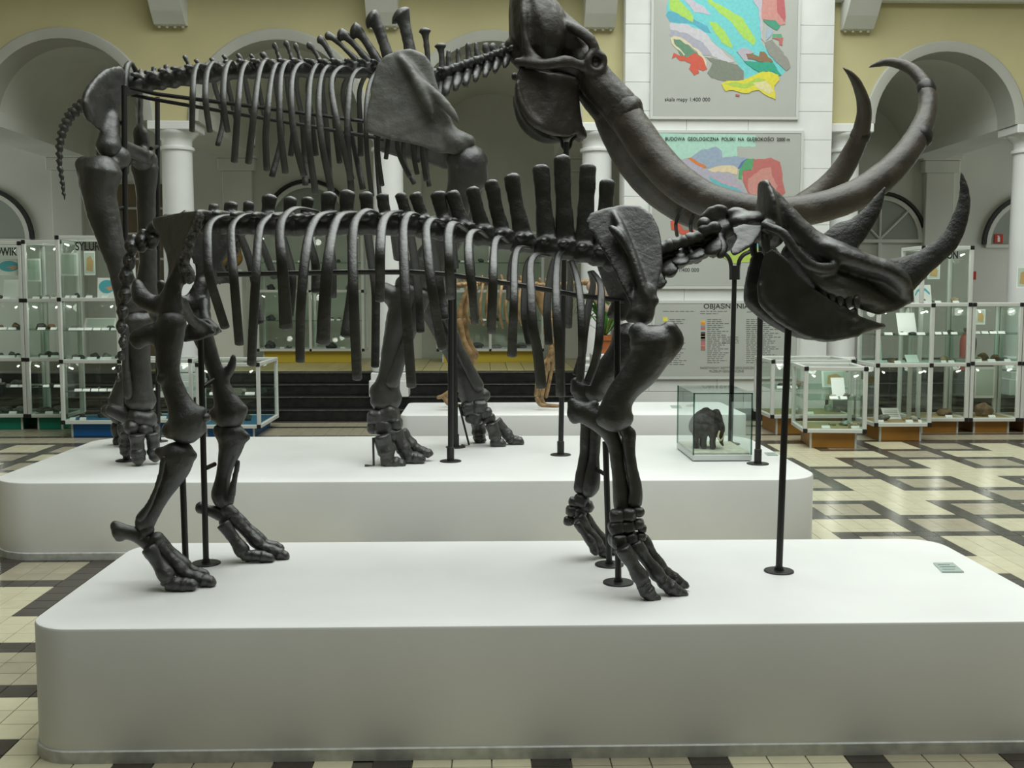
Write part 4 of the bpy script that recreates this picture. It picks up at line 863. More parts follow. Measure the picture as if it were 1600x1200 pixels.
# ================================================================== wall panels with maps
M_pan = mat('grey_panel', (0.44, 0.455, 0.42), 0.55, 0.3, var=.02, vscale=3)
M_panf = mat('pale_panel_edge', (0.58, 0.60, 0.57), 0.5, 0.3)
M_ink = mat('black_print', (0.03, 0.03, 0.03), 0.7, 0.2)
M_inkg = mat('grey_print', (0.16, 0.17, 0.15), 0.7, 0.2)
def flat(c): return mat('print_%d_%d_%d' % tuple(int(v * 100) for v in c), c, 0.6, 0.25, var=.06, vscale=25)
PF = PY - .035
def panel(label, x0, x1, y0, y1):
    a = P(x0, y1, PF); b = P(x1, y0, PF)
    zt, zb = P((x0 + x1) / 2, y0, PF).z, P((x0 + x1) / 2, y1, PF).z
    t = thing('map_panel', label, 'wall panel', ((a.x + b.x) / 2, PY, zb))
    bd = obj('board', MB().cbox(a.x, b.x, PF, PY - .002, zb, zt, .004), M_pan, t)
    w = .035
    obj('frame', MB().box(a.x - w, a.x, PF - .004, PY - .002, zb - w, zt + w).box(b.x, b.x + w, PF - .004, PY - .002, zb - w, zt + w).box(a.x, b.x, PF - .004, PY - .002, zt, zt + w).box(a.x, b.x, PF - .004, PY - .002, zb - w, zb), M_panf, t)
    return bd
LAY = [0]
def region(t, pts, s, ox, oy, c):
    LAY[0] += 1; e = .0008 + .0003 * LAY[0]
    fine = []
    for i, a in enumerate(pts):
        b = pts[(i + 1) % len(pts)]; L = math.hypot(b[0] - a[0], b[1] - a[1]); nx, ny = -(b[1] - a[1]) / max(L, 1), (b[0] - a[0]) / max(L, 1); k_ = max(1, min(5, int(L / 28)))
        for q_ in range(k_):
            t_ = q_ / k_; j_ = 0 if q_ == 0 else random.uniform(-1, 1) * min(7, L * .05); fine.append((a[0] + (b[0] - a[0]) * t_ + nx * j_, a[1] + (b[1] - a[1]) * t_ + ny * j_))
    w = [P(ox + x / s, oy + y / s, PF) for x, y in fine]
    obj('map_region', MB().prism([(p.x, p.z) for p in w], 'y', PF - e, PF + .001), flat(c), t)
p1 = panel('large grey panel with a coloured geological map, highest on the white wall', 1020, 1250, -120, 182)
R1 = [([(215, -500), (1050, -500), (1120, -60), (1130, 400), (1180, 480), (1375, 700), (1330, 750), (1120, 720), (970, 775), (960, 740), (860, 560), (700, 450), (560, 320), (230, 215), (190, 150), (215, 0)], (.18, .58, .60)),
      ([(190, 150), (215, 110), (460, 180), (600, 260), (640, 330), (560, 310), (450, 240), (230, 215)], (.12, .40, .52)), ([(225, -60), (330, 10), (460, 160), (460, 220), (370, 170), (230, 90)], (.40, .64, .13)),
      ([(560, -60), (680, 30), (800, 90), (960, 190), (1010, 280), (1080, 400), (1060, 450), (960, 380), (850, 230), (740, 140), (620, 40)], (.40, .64, .13)), ([(620, 210), (700, 230), (790, 340), (850, 450), (840, 480), (740, 420), (650, 280)], (.40, .64, .13)),
      ([(340, -40), (440, -10), (560, 60), (640, 150), (560, 130), (470, 120), (420, 50)], (.53, .50, .57)), ([(230, 225), (380, 235), (560, 310), (700, 460), (870, 610), (780, 620), (660, 560), (430, 440), (300, 370), (230, 350)], (.58, .56, .60)),
      ([(230, 290), (400, 330), (560, 420), (650, 540), (560, 545), (430, 430), (300, 360), (230, 350)], (.40, .40, .47)), ([(580, 560), (760, 600), (900, 640), (960, 700), (960, 790), (760, 800), (640, 770), (600, 720), (650, 620)], (.22, .24, .20)),
      ([(270, 380), (330, 390), (480, 510), (560, 560), (480, 560), (400, 600), (330, 540), (280, 440)], (.14, .27, .18)), ([(270, 520), (400, 570), (440, 540), (480, 520), (560, 580), (600, 680), (560, 700), (510, 680), (520, 720), (470, 745), (420, 680), (440, 630), (380, 600), (330, 600), (290, 560), (250, 580)], (.60, .12, .08)),
      ([(235, 380), (270, 355), (340, 370), (540, 520), (590, 600), (590, 660), (560, 580), (470, 490), (330, 390), (265, 385), (275, 430), (380, 540), (370, 550), (250, 430)], (.68, .60, .43)), ([(1060, -500), (1120, -500), (1140, 60), (1150, 400), (1170, 420), (1130, 380), (1110, 100), (1050, 0)], (.50, .48, .55)),
      ([(1120, -500), (1310, -500), (1375, 170), (1370, 240), (1300, 250), (1250, 200), (1140, 190), (1140, 60)], (.58, .28, .25)), ([(1250, -500), (1310, -500), (1375, 170), (1360, 220), (1290, 120)], (.48, .14, .15)), ([(1150, 200), (1270, 200), (1320, 260), (1290, 300), (1200, 250)], (.08, .31, .21)),
      ([(1240, 380), (1250, 335), (1330, 335), (1345, 380)], (.15, .36, .22)), ([(1250, 378), (1350, 372), (1340, 450), (1310, 440), (1310, 400)], (.50, .16, .15)), ([(1190, 270), (1250, 300), (1240, 340), (1180, 400)], (.36, .46, .56)), ([(1170, 420), (1240, 390), (1310, 470), (1400, 590), (1420, 660), (1380, 700), (1290, 620), (1200, 520)], (.29, .29, .26)),
      ([(890, 510), (940, 470), (1020, 490), (1060, 520), (990, 540), (1000, 590), (1080, 612), (1000, 640), (960, 600)], (.46, .44, .50)), ([(980, 530), (1040, 530), (1110, 560), (1120, 510), (1160, 510), (1250, 610), (1180, 620), (1000, 580)], (.28, .17, .10)),
      ([(960, 600), (1250, 620), (1330, 740), (1300, 750), (1240, 700), (1120, 720), (1030, 660)], (.05, .36, .25)), ([(740, 830), (790, 800), (870, 800), (960, 790), (1120, 715), (1210, 705), (1300, 740), (1310, 790), (1260, 850), (1270, 960), (1275, 985), (1180, 940), (1110, 890), (1040, 900), (1010, 920), (930, 915), (850, 890), (780, 900), (760, 870)], (.70, .64, .07)),
      ([(760, 830), (880, 810), (960, 830), (1100, 770), (1180, 790), (1000, 870), (860, 860)], (.42, .58, .11)), ([(1050, 820), (1180, 800), (1260, 900), (1200, 930), (1110, 880)], (.70, .64, .34)), ([(880, 930), (920, 935), (915, 952), (880, 948)], (.5, .14, .13))]
for pts, c in R1: region(p1, pts, 6.316, 1010, 0, c)
q = P(1038.5, 158, PF - .002); text('lettering', 'skala mapy 1:400 000', .068, q, M_ink, p1, sx=1.0)
LAY[0] = 0
p2 = panel('grey panel with the second coloured geological map and a title line, behind the neck', 1018, 1252, 208, 447)
R2 = [([(60, 70), (1000, 95), (1000, 200), (830, 200), (830, 290), (700, 300), (640, 200), (500, 230), (420, 290), (270, 330), (60, 200)], (.42, .66, .56)), ([(420, 290), (500, 230), (640, 200), (690, 240), (690, 310), (800, 285), (920, 305), (830, 400), (700, 370), (560, 400), (480, 370), (410, 300)], (.32, .40, .51)),
      ([(200, 360), (270, 330), (380, 310), (520, 400), (600, 420), (780, 440), (840, 520), (920, 620), (980, 700), (940, 720), (560, 700), (400, 640), (220, 480)], (.44, .41, .50)), ([(560, 410), (640, 380), (720, 370), (800, 375), (835, 400), (830, 460), (740, 430), (600, 430)], (.72, .60, .41)), ([(375, 305), (410, 300), (545, 380), (540, 400), (450, 360)], (.66, .22, .07)),
      ([(570, 470), (640, 510), (780, 550), (860, 600), (910, 660), (900, 680), (720, 630), (640, 590)], (.15, .48, .52)), ([(600, 480), (740, 510), (850, 560), (840, 580), (700, 540)], (.52, .40, .48)), ([(840, 490), (860, 380), (920, 310), (990, 310), (960, 410), (880, 420), (870, 500)], (.12, .37, .18)), ([(835, 400), (870, 340), (930, 305), (900, 330), (850, 400)], (.13, .17, .42)),
      ([(980, 320), (1140, 300), (1220, 340), (1270, 620), (1170, 700), (980, 700), (920, 600), (880, 510), (880, 420), (970, 410)], (.52, .17, .16)), ([(930, 490), (1060, 400), (1140, 390), (1150, 470), (1200, 560), (1160, 640), (980, 660), (930, 600)], (.60, .28, .25)),
      ([(220, 880), (300, 850), (420, 880), (440, 980), (350, 1030), (280, 970), (230, 960)], (.58, .12, .08)), ([(300, 900), (380, 890), (400, 960), (340, 960)], (.26, .27, .24)), ([(700, 1210), (820, 1140), (1000, 1080), (1100, 1090), (1120, 1180), (1000, 1240), (800, 1270)], (.45, .60, .12)), ([(930, 1150), (1000, 1090), (1040, 1090), (1000, 1150)], (.15, .48, .52))]
for pts, c in R2: region(p2, pts, 5.852, 1010, 195, c)
q = P(1039, 219.5, PF - .010); text('lettering', 'BUDOWA  GEOLOGICZNA  POLSKI  NA  GŁĘBOKOŚCI  2000 m', .062, q, M_ink, p2, sx=.915, bold=.0004)
q = P(1022, 424.5, PF - .002); text('lettering', 'skala mapy 1:400 000', .068, q, M_ink, p2)
LAY[0] = 0
p3 = panel('grey legend panel with columns of small print, lowest on the white wall', 1022, 1246, 474, 588)
q = P(1099, 482, PF - .002); text('lettering', 'OBJAŚNIENIA', .088, q, M_ink, p3, sx=1.1, bold=.0005)
q = P(1094, 576.5, PF - .002); text('lettering', 'PAŃSTWOWY INSTYTUT GEOLOGICZNY', .040, q, M_inkg, p3, sx=.98)
q = P(1108, 581.5, PF - .002); text('lettering', 'MUZEUM GEOLOGICZNE', .040, q, M_inkg, p3, sx=1.0)
for x, y, c1, c2 in [(1095, 500.5, (.75, .5, .1), (.75, .28, .05)), (1095, 508.5, (.28, .27, .26), (.48, .16, .17)), (1095, 518.5, (.10, .08, .08), (.10, .08, .08)), (1095, 522.5, (.72, .55, .35), (.6, .22, .08)), (1095, 526, (.17, .17, .14), (.22, .20, .15)), (1095, 533, (.5, .18, .2), (.5, .18, .2)), (1095, 541, (.5, .13, .08), (.34, .2, .18)), (1036, 495.5, (.75, .7, .1), (.75, .7, .1))]:
    a = P(x, y, PF); w = .058
    obj('colour_key', MB().box(a.x, a.x + w, PF - .002, PF, a.z - .026, a.z), flat(c1), p3); obj('colour_key', MB().box(a.x, a.x + w, PF - .002, PF, a.z - .056, a.z - .026), flat(c2), p3)
tl = MB()
def tline(x, y, w):
    k = x
    while k < x + w:
        L = random.uniform(4, 9); a = P(k, y, PF); b = P(min(k + L, x + w), y, PF); tl.box(a.x, b.x, PF - .0012, PF, a.z, a.z + .010); k += L + 1.6
for y, w in ((487, 42), (490.5, 28)): tline(1094, y, w)
tline(1036, 487, 50); tline(1167, 488, 42)
for k in range(24):
    y = 500 + k * 3.05
    if y < 568: tline(1105, y, random.uniform(18, 34)); tline(1166, y, random.uniform(35, 56))
    if y > 535 or k < 3: tline(1046, y, random.uniform(14, 28))
    if 526 < y < 538: tline(1128, y, 26)
tag(obj('print_lines', tl, M_inkg, p3), kind='stuff')
# ================================================================== glass cabinets
M_alu = mat('white_aluminium', (0.60, 0.62, 0.59), 0.4, 0.5, var=.03, vscale=8)
M_gls = glassmat('cabinet_glass', (0.95, 0.975, 0.958))
M_shf = glassmat('shelf_glass', (0.72, 0.86, 0.80))
M_cap = mat('black_plastic_cap', (0.012, 0.012, 0.012), 0.5, 0.4)
M_lamp = mat('lit_lamp', (1.0, 0.97, 0.9), 0.3, 0.5, emit=2.0)
BASE = {'green': mat('green_board', (0.010, 0.24, 0.155), 0.45, 0.4), 'blue': mat('blue_board', (0.012, 0.13, 0.40), 0.45, 0.4), 'orange': mat('orange_board', (0.40, 0.19, 0.035), 0.45, 0.4, var=.08, vscale=5), 'yellow': mat('yellow_board', (0.55, 0.42, 0.045), 0.45, 0.4)}
M_floor = {'green': mat('dark_cloth', (0.05, 0.13, 0.10), .8, .2), 'blue': mat('blue_cloth', (0.05, 0.16, 0.30), .8, .2), 'orange': mat('tan_cloth', (0.36, 0.28, 0.15), .8, .2), 'yellow': mat('pale_cloth', (0.5, 0.5, 0.45), .8, .2)}
SURF = {}
def cabinet(key, label, xl, xr, Y, tiers, ybase, depth, base, shelves=(), zfl=0.0, rot=0.0, group=None, mid=False):
    a = P(xl, 500, Y); b = P(xr, 500, Y); w = b.x - a.x
    zz = [P((xl + xr) / 2, y, Y).z for y in tiers]     # from top rail down to the lowest rail
    t = thing('display_cabinet', label, 'display cabinet', (a.x, Y, zfl), group)
    t.rotation_euler.z = rot
    X0, X1, Y0, Y1 = a.x, b.x, Y, Y + depth; s = .042
    zb, zt = zz[-1], zz[0]
    bs = obj('base', MB().cbox(X0 + .10, X1 - .10, Y0 + .08, Y1 - .05, zfl, zb - s / 2, .004), BASE[base], t)
    for x in (X0 + .085, X1 - .105):
        obj('base_post', MB().box(x, x + .02, Y0 + .07, Y0 + .09, zfl, zb - s / 2), M_alu, bs)
    mids = [X0 + w * .5] if mid else []
    for x in [X0, X1 - s] + [m - s / 2 for m in mids]:
        for y in (Y0, Y1 - s): obj('frame_post', MB().cbox(x, x + s, y, y + s, zb - s / 2, zt + s / 2, .004), M_alu, t)
    for k, z in enumerate(zz):
        for y in (Y0, Y1 - s): obj('frame_rail', MB().cbox(X0 + s, X1 - s, y, y + s, z - s / 2, z + s / 2, .004), M_alu, t)
        for x in (X0, X1 - s): obj('frame_rail', MB().cbox(x, x + s, Y0 + s, Y1 - s, z - s / 2, z + s / 2, .004), M_alu, t)
        for x, fr_ in ((X0, 0), (X1 - s, 0)): obj('corner_cap', MB().cbox(x - .002, x + s + .002, Y0 - .006, Y0 + .01, z - s / 2 - .002, z + s / 2 + .002, .004), M_cap, t)
        if k: obj('tier_floor', MB().box(X0 + s, X1 - s, Y0 + s, Y1 - s, z - .006, z + s / 2 - .004), M_floor[base] if k == len(zz) - 1 else M_alu, t)
        else: obj('top_pane', MB().box(X0 + s, X1 - s, Y0 + s, Y1 - s, z, z + .005), M_gls, t)
    for k in range(len(zz) - 1):
        z1, z0 = zz[k] - s / 2, zz[k + 1] + s / 2
        obj('front_pane', MB().box(X0 + s, X1 - s, Y0 + .015, Y0 + .020, z0, z1), M_gls, t)
        obj('back_pane', MB().box(X0 + s, X1 - s, Y1 - .025, Y1 - .020, z0, z1), M_gls, t)
        for x in (X0 + .018, X1 - .023): obj('side_pane', MB().box(x, x + .005, Y0 + s, Y1 - s, z0, z1), M_gls, t)
        SURF[(key, k, 0)] = (X0 + s, X1 - s, Y0 + s, Y1 - s, zz[k + 1] + s / 2 - .004, Y, rot, t)
        if k in shelves:
            zs = z0 + (z1 - z0) * .49
            obj('shelf', MB().box(X0 + s * .6, X1 - s * .6, Y0 + s * .8, Y1 - s, zs, zs + .008), M_shf, t)
            SURF[(key, k, 1)] = (X0 + s, X1 - s, Y0 + s, Y1 - s, zs + .008, Y, rot, t)
        for x in (X0 + .09, X1 - .09):
            l = obj('spot_lamp', MB().loft([(Vector((x, Y0 + .05, z1 - .05)), .006, .006), (Vector((x + (.03 if x < X0 + w / 2 else -.03), Y0 + .08, z1 - .065)), .012, .012)], seg=10, sub=1), M_lamp, t, smooth=40)
        pl = bpy.data.lights.new('cabinet_light', 'POINT'); pl.energy = LW; pl.color = (1.0, 0.98, 0.92); pl.shadow_soft_size = .05; po = bpy.data.objects.new('cabinet_light', pl); COL.objects.link(po); po.parent = t; po.location = Vector(((X0 + X1) / 2, Y0 + .12, z1 - .08)) - org(t)
    return t
LW = 1.1
G1 = 'glass display cabinets in the hall'
cabinet('ordo', 'tall glass cabinet on a green base at the left edge of the photo', -75, 36.5, 13.05, (380, 469.5, 562, 650), 669, .62, 'green', (1, 2), group=G1)
cabinet('mid', 'narrow glass cabinet on a green base left of the one lettered SYLUR', 37.5, 100, 13.05, (378, 469.5, 562, 650), 669, .62, 'green', (1, 2), group=G1)
syl = cabinet('syl', 'tall glass cabinet on a blue base lettered SYLUR', 90, 187, 12.35, (371, 468, 565, 660), 681, .62, 'blue', (1, 2), group=G1)
cabinet('low', 'low glass cabinet on a blue base behind the mammoth hind legs', 195, 298, 12.5, (564, 658), 678, .62, 'blue', (0,), group=G1)
cabinet('lowb', 'low glass cabinet on a blue base left of the dark steps', 303, 404, 12.25, (570, 667), 682, 1.1, 'blue', (0,), group=G1)
cabinet('dev', 'glass cabinet on an orange base directly behind the horned snout', 1371, 1461, 11.75, (477, 571, 664), 687, .62, 'orange', (0,), group=G1)
dv = cabinet('dew', 'tallest glass cabinet on the right with lettering half hidden by the front horn', 1437, 1518.5, 12.45, (387, 476, 570, 656), 675, .62, 'orange', (1,), group=G1)
cabinet('fox', 'glass cabinet on an orange base at the right, holding a large brown rock', 1520, 1599, 12.45, (476, 568, 656), 675, .62, 'orange', (0,), group=G1)
cabinet('edge', 'glass cabinet on an orange base cut off by the right edge of the photo', 1600.5, 1700, 12.45, (476, 568, 656), 675, .62, 'orange', (0,), group=G1)
cabinet('cub', 'low square glass cabinet on an orange base turned a little, nearest on the right', 1259, 1356, 11.25, (576, 673), 697, .72, 'orange', (0,), rot=math.radians(-6), group=G1)
cabinet('cub2', 'low wide glass cabinet on an orange base under the legend panel', 1207, 1338, 12.35, (565, 651), 675, .80, 'orange', (0,), group=G1)
cabinet('c1', 'yellow-based glass cabinet above the dark steps, left of the middle column', 400, 569, 16.75, (364, 455, 547), 568, .55, 'yellow', (0, 1), zfl=.5685, group=G1, mid=True)
cabinet('c2', 'yellow-based glass cabinet above the dark steps, right of the middle column', 682, 850, 16.75, (364, 455, 547), 568, .55, 'yellow', (0, 1), zfl=.5685, group=G1, mid=True)
def cab_text(t, s, px, py, Y, size):
    q = P(px, py, Y); text('lettering', s, size, (q.x, Y - .004, q.z), M_ink, t, sx=.72, bold=.003, extrude=.0015)
cab_text(syl, 'SYLUR', 118, 391, 12.35, .132)
cab_text(bpy.data.objects['display_cabinet'], 'ORDOWIK', -36, 399, 13.05, .132)
cab_text(dv, 'DEWON', 1453, 404, 12.45, .118)
# ---- rock specimens and label cards
ROCKM = [mat('dark_rock', (.055, .055, .05), .7, .3, var=.5, vscale=18, bump=.5, bscale=40), mat('grey_rock', (.17, .17, .155), .75, .3, var=.4, vscale=18, bump=.5, bscale=40), mat('brown_rock', (.16, .105, .055), .75, .3, var=.4, vscale=18, bump=.5, bscale=40),
         mat('tan_rock', (.34, .26, .15), .75, .3, var=.3, vscale=18, bump=.5, bscale=40), mat('pale_rock', (.42, .42, .38), .75, .3, var=.3, vscale=18, bump=.5, bscale=40)]
RN = ['dark', 'grey', 'brown', 'tan', 'pale']
RKM = []
for k in range(7):
    bm = bmesh.new(); bmesh.ops.create_icosphere(bm, subdivisions=3, radius=1.0)
    sx, sy, sz = random.uniform(.85, 1.25), random.uniform(.7, 1), random.uniform(.6, 1.0)
    for v in bm.verts:
        n = 1 + .34 * noise.noise(v.co * 1.3 + Vector((k * 7.1, 0, 0))) + .16 * noise.noise(v.co * 3.1 + Vector((0, k * 3.3, 0)))
        v.co = Vector((v.co.x * sx * n, v.co.y * sy * n, max(-.45, v.co.z * sz * n) + .45))
    me = bpy.data.meshes.new('rock'); bm.to_mesh(me); bm.free(); me.shade_smooth(); me.set_sharp_from_angle(angle=math.radians(38)); me.materials.append(ROCKM[0]); RKM.append(me)
def rock(x, y, z, r, ci, label, group=None, k=None, rz=None, squash=1.0):
    o = bpy.data.objects.new('rock_specimen', RKM[random.randrange(7) if k is None else k]); COL.objects.link(o)
    o.location = (x, y, z); o.scale = (r, r * .85, r * squash); o.rotation_euler.z = random.uniform(0, 6.28) if rz is None else rz
    o.material_slots[0].link = 'OBJECT'; o.material_slots[0].material = ROCKM[ci]
    return tag(o, label, 'rock', group)
M_card = mat('white_card', (.80, .81, .79), .6, .3)
cm = MB().add([(-.045, -.012, 0), (.045, -.012, 0), (.045, .016, .028), (-.045, .016, .028), (-.045, .018, 0), (.045, .018, 0)], [(0, 1, 2, 3), (3, 2, 5, 4), (0, 4, 5, 1), (0, 3, 4), (1, 5, 2)]).mesh('label_card'); cm.materials.append(M_card)
def card(x, y, z, w, label, group):
    o = bpy.data.objects.new('label_card', cm); COL.objects.link(o); o.location = (x, y, z); o.scale = (w, 1, 1); return tag(o, label, 'label card', group)
CN = {'ordo': 'cabinet at left edge', 'mid': 'narrow green-based cabinet', 'syl': 'SYLUR cabinet', 'low': 'low cabinet behind mammoth legs', 'lowb': 'low cabinet left of steps', 'dev': 'cabinet behind horned snout',
      'dew': 'tallest right-hand cabinet', 'fox': 'right cabinet with large rock', 'cub': 'turned low cabinet', 'cub2': 'low cabinet under legend', 'c1': 'yellow-based cabinet left of column', 'c2': 'yellow-based cabinet right of column'}
TN = ['top', 'middle', 'bottom']
def fill(key, tier, shelf, items, cards, z_=None):
    """items: (px, radius in px, colour, depth fraction); cards: (px, width factor)"""
    X0, X1, Y0, Y1, z, Y, rot, t = SURF[(key, tier, shelf)]
    rows = sorted([(k[1], -k[2]) for k in SURF if k[0] == key]); ri = rows.index((tier, -shelf)); n_ = len(rows)
    OR = ['first', 'second', 'third', 'fourth', 'fifth', 'sixth']
    where = ('' if n_ == 1 else (('upper' if ri == 0 else 'lower') if n_ == 2 else OR[ri]) + ' row of ') + CN[key]
    org_ = Vector((t.location.x, t.location.y)); M2 = Matrix.Rotation(rot, 2)
    def pos(px, fr):
        y = Y0 + (Y1 - Y0) * fr; x = min(max(P(px, 500, y).x, X0 + .05), X1 - .05)
        v = M2 @ (Vector((x, y)) - org_) + org_; return v.x, v.y
    used = {}
    def nth(i, n): return 'only' if n == 1 else ('leftmost' if i == 0 else ('rightmost' if i == n - 1 else OR[i] + ' from left'))
    items = sorted(items); cards = sorted(cards)
    for i, it in enumerate(items):
        px, rp, ci = it[:3]; fr = it[3] if len(it) > 3 else .45
        x, y = pos(px, fr); r = rp * (Y + .3) / FPX * .84; y += (.04 if i % 2 else -.03)
        rock(x, y, z + .0005, r, ci, '%s rock specimen, %s in %s' % (RN[ci], nth(i, len(items)), where), 'rock specimens in ' + where, squash=it[4] if len(it) > 4 else 1.0)
    for i, (px, w) in enumerate(cards):
        x, y = pos(px, .10); card(x, y, z + .0005, w, 'white label card, %s in %s' % (nth(i, len(cards)), where), 'label cards in ' + where)
fill('ordo', 0, 0, [(2, 6, 0), (17, 8, 1)], [(11, .9), (25, .9)])
fill('ordo', 1, 1, [(2, 7, 2), (22, 10, 2), (32, 6, 0)], [(4, .9), (18, 1)])
fill('ordo', 1, 0, [(1, 6, 1), (14, 8, 1), (27, 6, 0)], [(2, .9), (14, 1.1), (28, .8)])
fill('ordo', 2, 1, [(2, 6, 0), (19, 9, 0), (31, 9, 0)], [(18, 1), (31, .8)])
fill('ordo', 2, 0, [(6, 13, 0, .5, .7), (24, 9, 1)], [(14, 1)])
fill('mid', 0, 0, [(58, 6, 1), (75, 7, 4), (86, 4, 0)], [(57, .9), (72, .9), (85, .8)])
fill('mid', 1, 1, [(52, 9, 0), (68, 5, 2), (82, 8, 2)], [(64, 1), (83, .8)])
fill('mid', 1, 0, [(52, 6, 1), (72, 8, 0), (85, 8, 0)], [(66, 1), (83, 1)])
fill('mid', 2, 1, [(58, 6, 1, .4, .5), (74, 4, 0)], [(68, .8), (86, .9)])
fill('mid', 2, 0, [(58, 12, 0, .5, .7), (85, 10, 0)], [(71, 1), (90, .4)])
fill('syl', 0, 0, [(103, 5, 1), (120, 8, 0), (143, 7, 1)], [(101, .8), (115, .9), (140, .8), (165, .8)])
fill('syl', 1, 1, [(108, 6, 1), (117, 4, 2), (174, 7, 0)], [(112, .9), (124, .9), (137, .9), (151, .9), (164, .9), (177, .7)])
fill('syl', 1, 0, [(104, 7, 1), (121, 6, 4), (127, 6, 0), (144, 9, 0), (166, 9, 1), (180, 5, 0)], [(117, .9), (141, 1.2), (163, 1.4)])
fill('syl', 2, 1, [(138, 4, 0), (150, 4, 1), (168, 4, 0), (174, 4, 1), (180, 4, 0)], [(118, .9), (131, .9), (144, .9), (157, .9), (170, .9)])
fill('syl', 2, 0, [(125, 7, 0), (158, 14, 0, .55, .9), (178, 10, 1)], [(124, .8), (105, .7)])
fill('low', 0, 1, [(206, 5, 0), (240, 6, 0)], [(215, .8), (242, .8)])
fill('low', 0, 0, [(212, 8, 1), (241, 8, 2), (270, 7, 0)], [(250, .9)])
fill('lowb', 0, 1, [(320, 5, 1), (345, 6, 0), (380, 5, 1)], [(330, .9), (388, 1.2)])
fill('lowb', 0, 0, [(325, 8, 1), (352, 9, 0), (385, 9, 0)], [(350, .9)])
fill('dev', 0, 1, [(1392, 6, 0, .3, .5), (1412, 6, 0, .3, .7), (1425, 7, 0, .3, .6), (1445, 6, 1, .3, .5)], [(1389, 1), (1412, 1), (1440, 1)])
fill('dev', 0, 0, [(1392, 7, 0, .6), (1400, 9, 2, .3, .6), (1420, 7, 0, .6), (1444, 5, 1)], [(1405, .8)])
fill('dev', 1, 0, [(1383, 11, 1, .5, .9), (1424, 11, 3, .4, .5), (1436, 8, 4)], [(1380, .9), (1426, .9), (1450, .4)])
fill('dew', 0, 0, [(1441, 6, 2), (1461, 8, 1), (1489, 8, 3)], [(1441, .8), (1465, .8), (1493, .8)])
fill('dew', 1, 1, [(1470, 6, 1, .4, .6), (1487, 8, 0, .4, .7)], [(1467, .8), (1478, .6), (1492, .8)])
fill('dew', 1, 0, [(1475, 9, 3), (1487, 6, 3), (1505, 6, 1)], [(1477, .7), (1489, .8)])
fill('dew', 2, 0, [(1480, 14, 2, .5, .85)], [(1488, .9)])
fill('fox', 0, 1, [(1545, 4, 0), (1553, 4, 0), (1575, 4, 1)], [(1527, .9), (1540, .9), (1553, .9), (1566, .9)])
fill('fox', 0, 0, [(1530, 7, 3), (1541, 11, 2), (1556, 10, 2), (1575, 6, 1), (1588, 6, 1)], [(1531, 1), (1552, 1), (1577, .8)])
fill('fox', 1, 0, [(1540, 20, 2, .45, .95)], [(1556, .9)])
fill('cub2', 0, 1, [(1221, 6, 0), (1252, 10, 2, .3), (1300, 7, 1)], [(1221, .8), (1243, .9), (1310, .8)])
fill('cub2', 0, 0, [(1246, 13, 4, .35, .8), (1300, 10, 4), (1325, 9, 1)], [(1270, .8)])
fill('cub', 0, 1, [(1297, 5, 4), (1320, 6, 1), (1336, 5, 4)], [(1303, 1), (1318, .8)])
fill('cub', 0, 0, [(1318, 12, 4, .5, .6), (1332, 11, 3, .25, .7), (1350, 9, 4, .6, .6), (1295, 7, 3, .6, .5)], [(1292, 1), (1348, 1)])
fill('c1', 0, 1, [(418, 5, 0), (440, 4, 0), (459, 5, 0), (491, 4, 1), (530, 5, 0)], [(430, .7), (470, .7), (520, .7)])
fill('c1', 0, 0, [(425, 8, 0, .5, 1.1), (452, 8, 0), (500, 7, 0), (545, 7, 1)], [(440, .7), (515, .7)])
fill('c1', 1, 1, [(424, 9, 0), (470, 5, 1), (519, 4, 0), (529, 4, 0), (550, 5, 1)], [(519, .6), (529, .6)])
fill('c1', 1, 0, [(422, 10, 0, .4, 1.2), (450, 7, 1, .4, .6), (518, 11, 0, .4, .8), (552, 6, 0)], [(440, .7), (535, .8)])
fill('c2', 0, 1, [(715, 5, 0), (730, 6, 0), (752, 6, 0), (800, 5, 0)], [(723, .6), (765, .6)])
fill('c2', 0, 0, [(705, 8, 0), (740, 7, 1), (790, 8, 0), (825, 7, 0)], [(722, .7), (770, .7)])
fill('c2', 1, 1, [(700, 6, 0), (735, 6, 1), (778, 7, 0), (820, 6, 0)], [(715, .7), (757, .7)])
fill('c2', 1, 0, [(745, 14, 0, .5, .55), (775, 13, 1, .5, .5), (815, 9, 0), (705, 7, 1)], [(730, .7), (800, .7)])
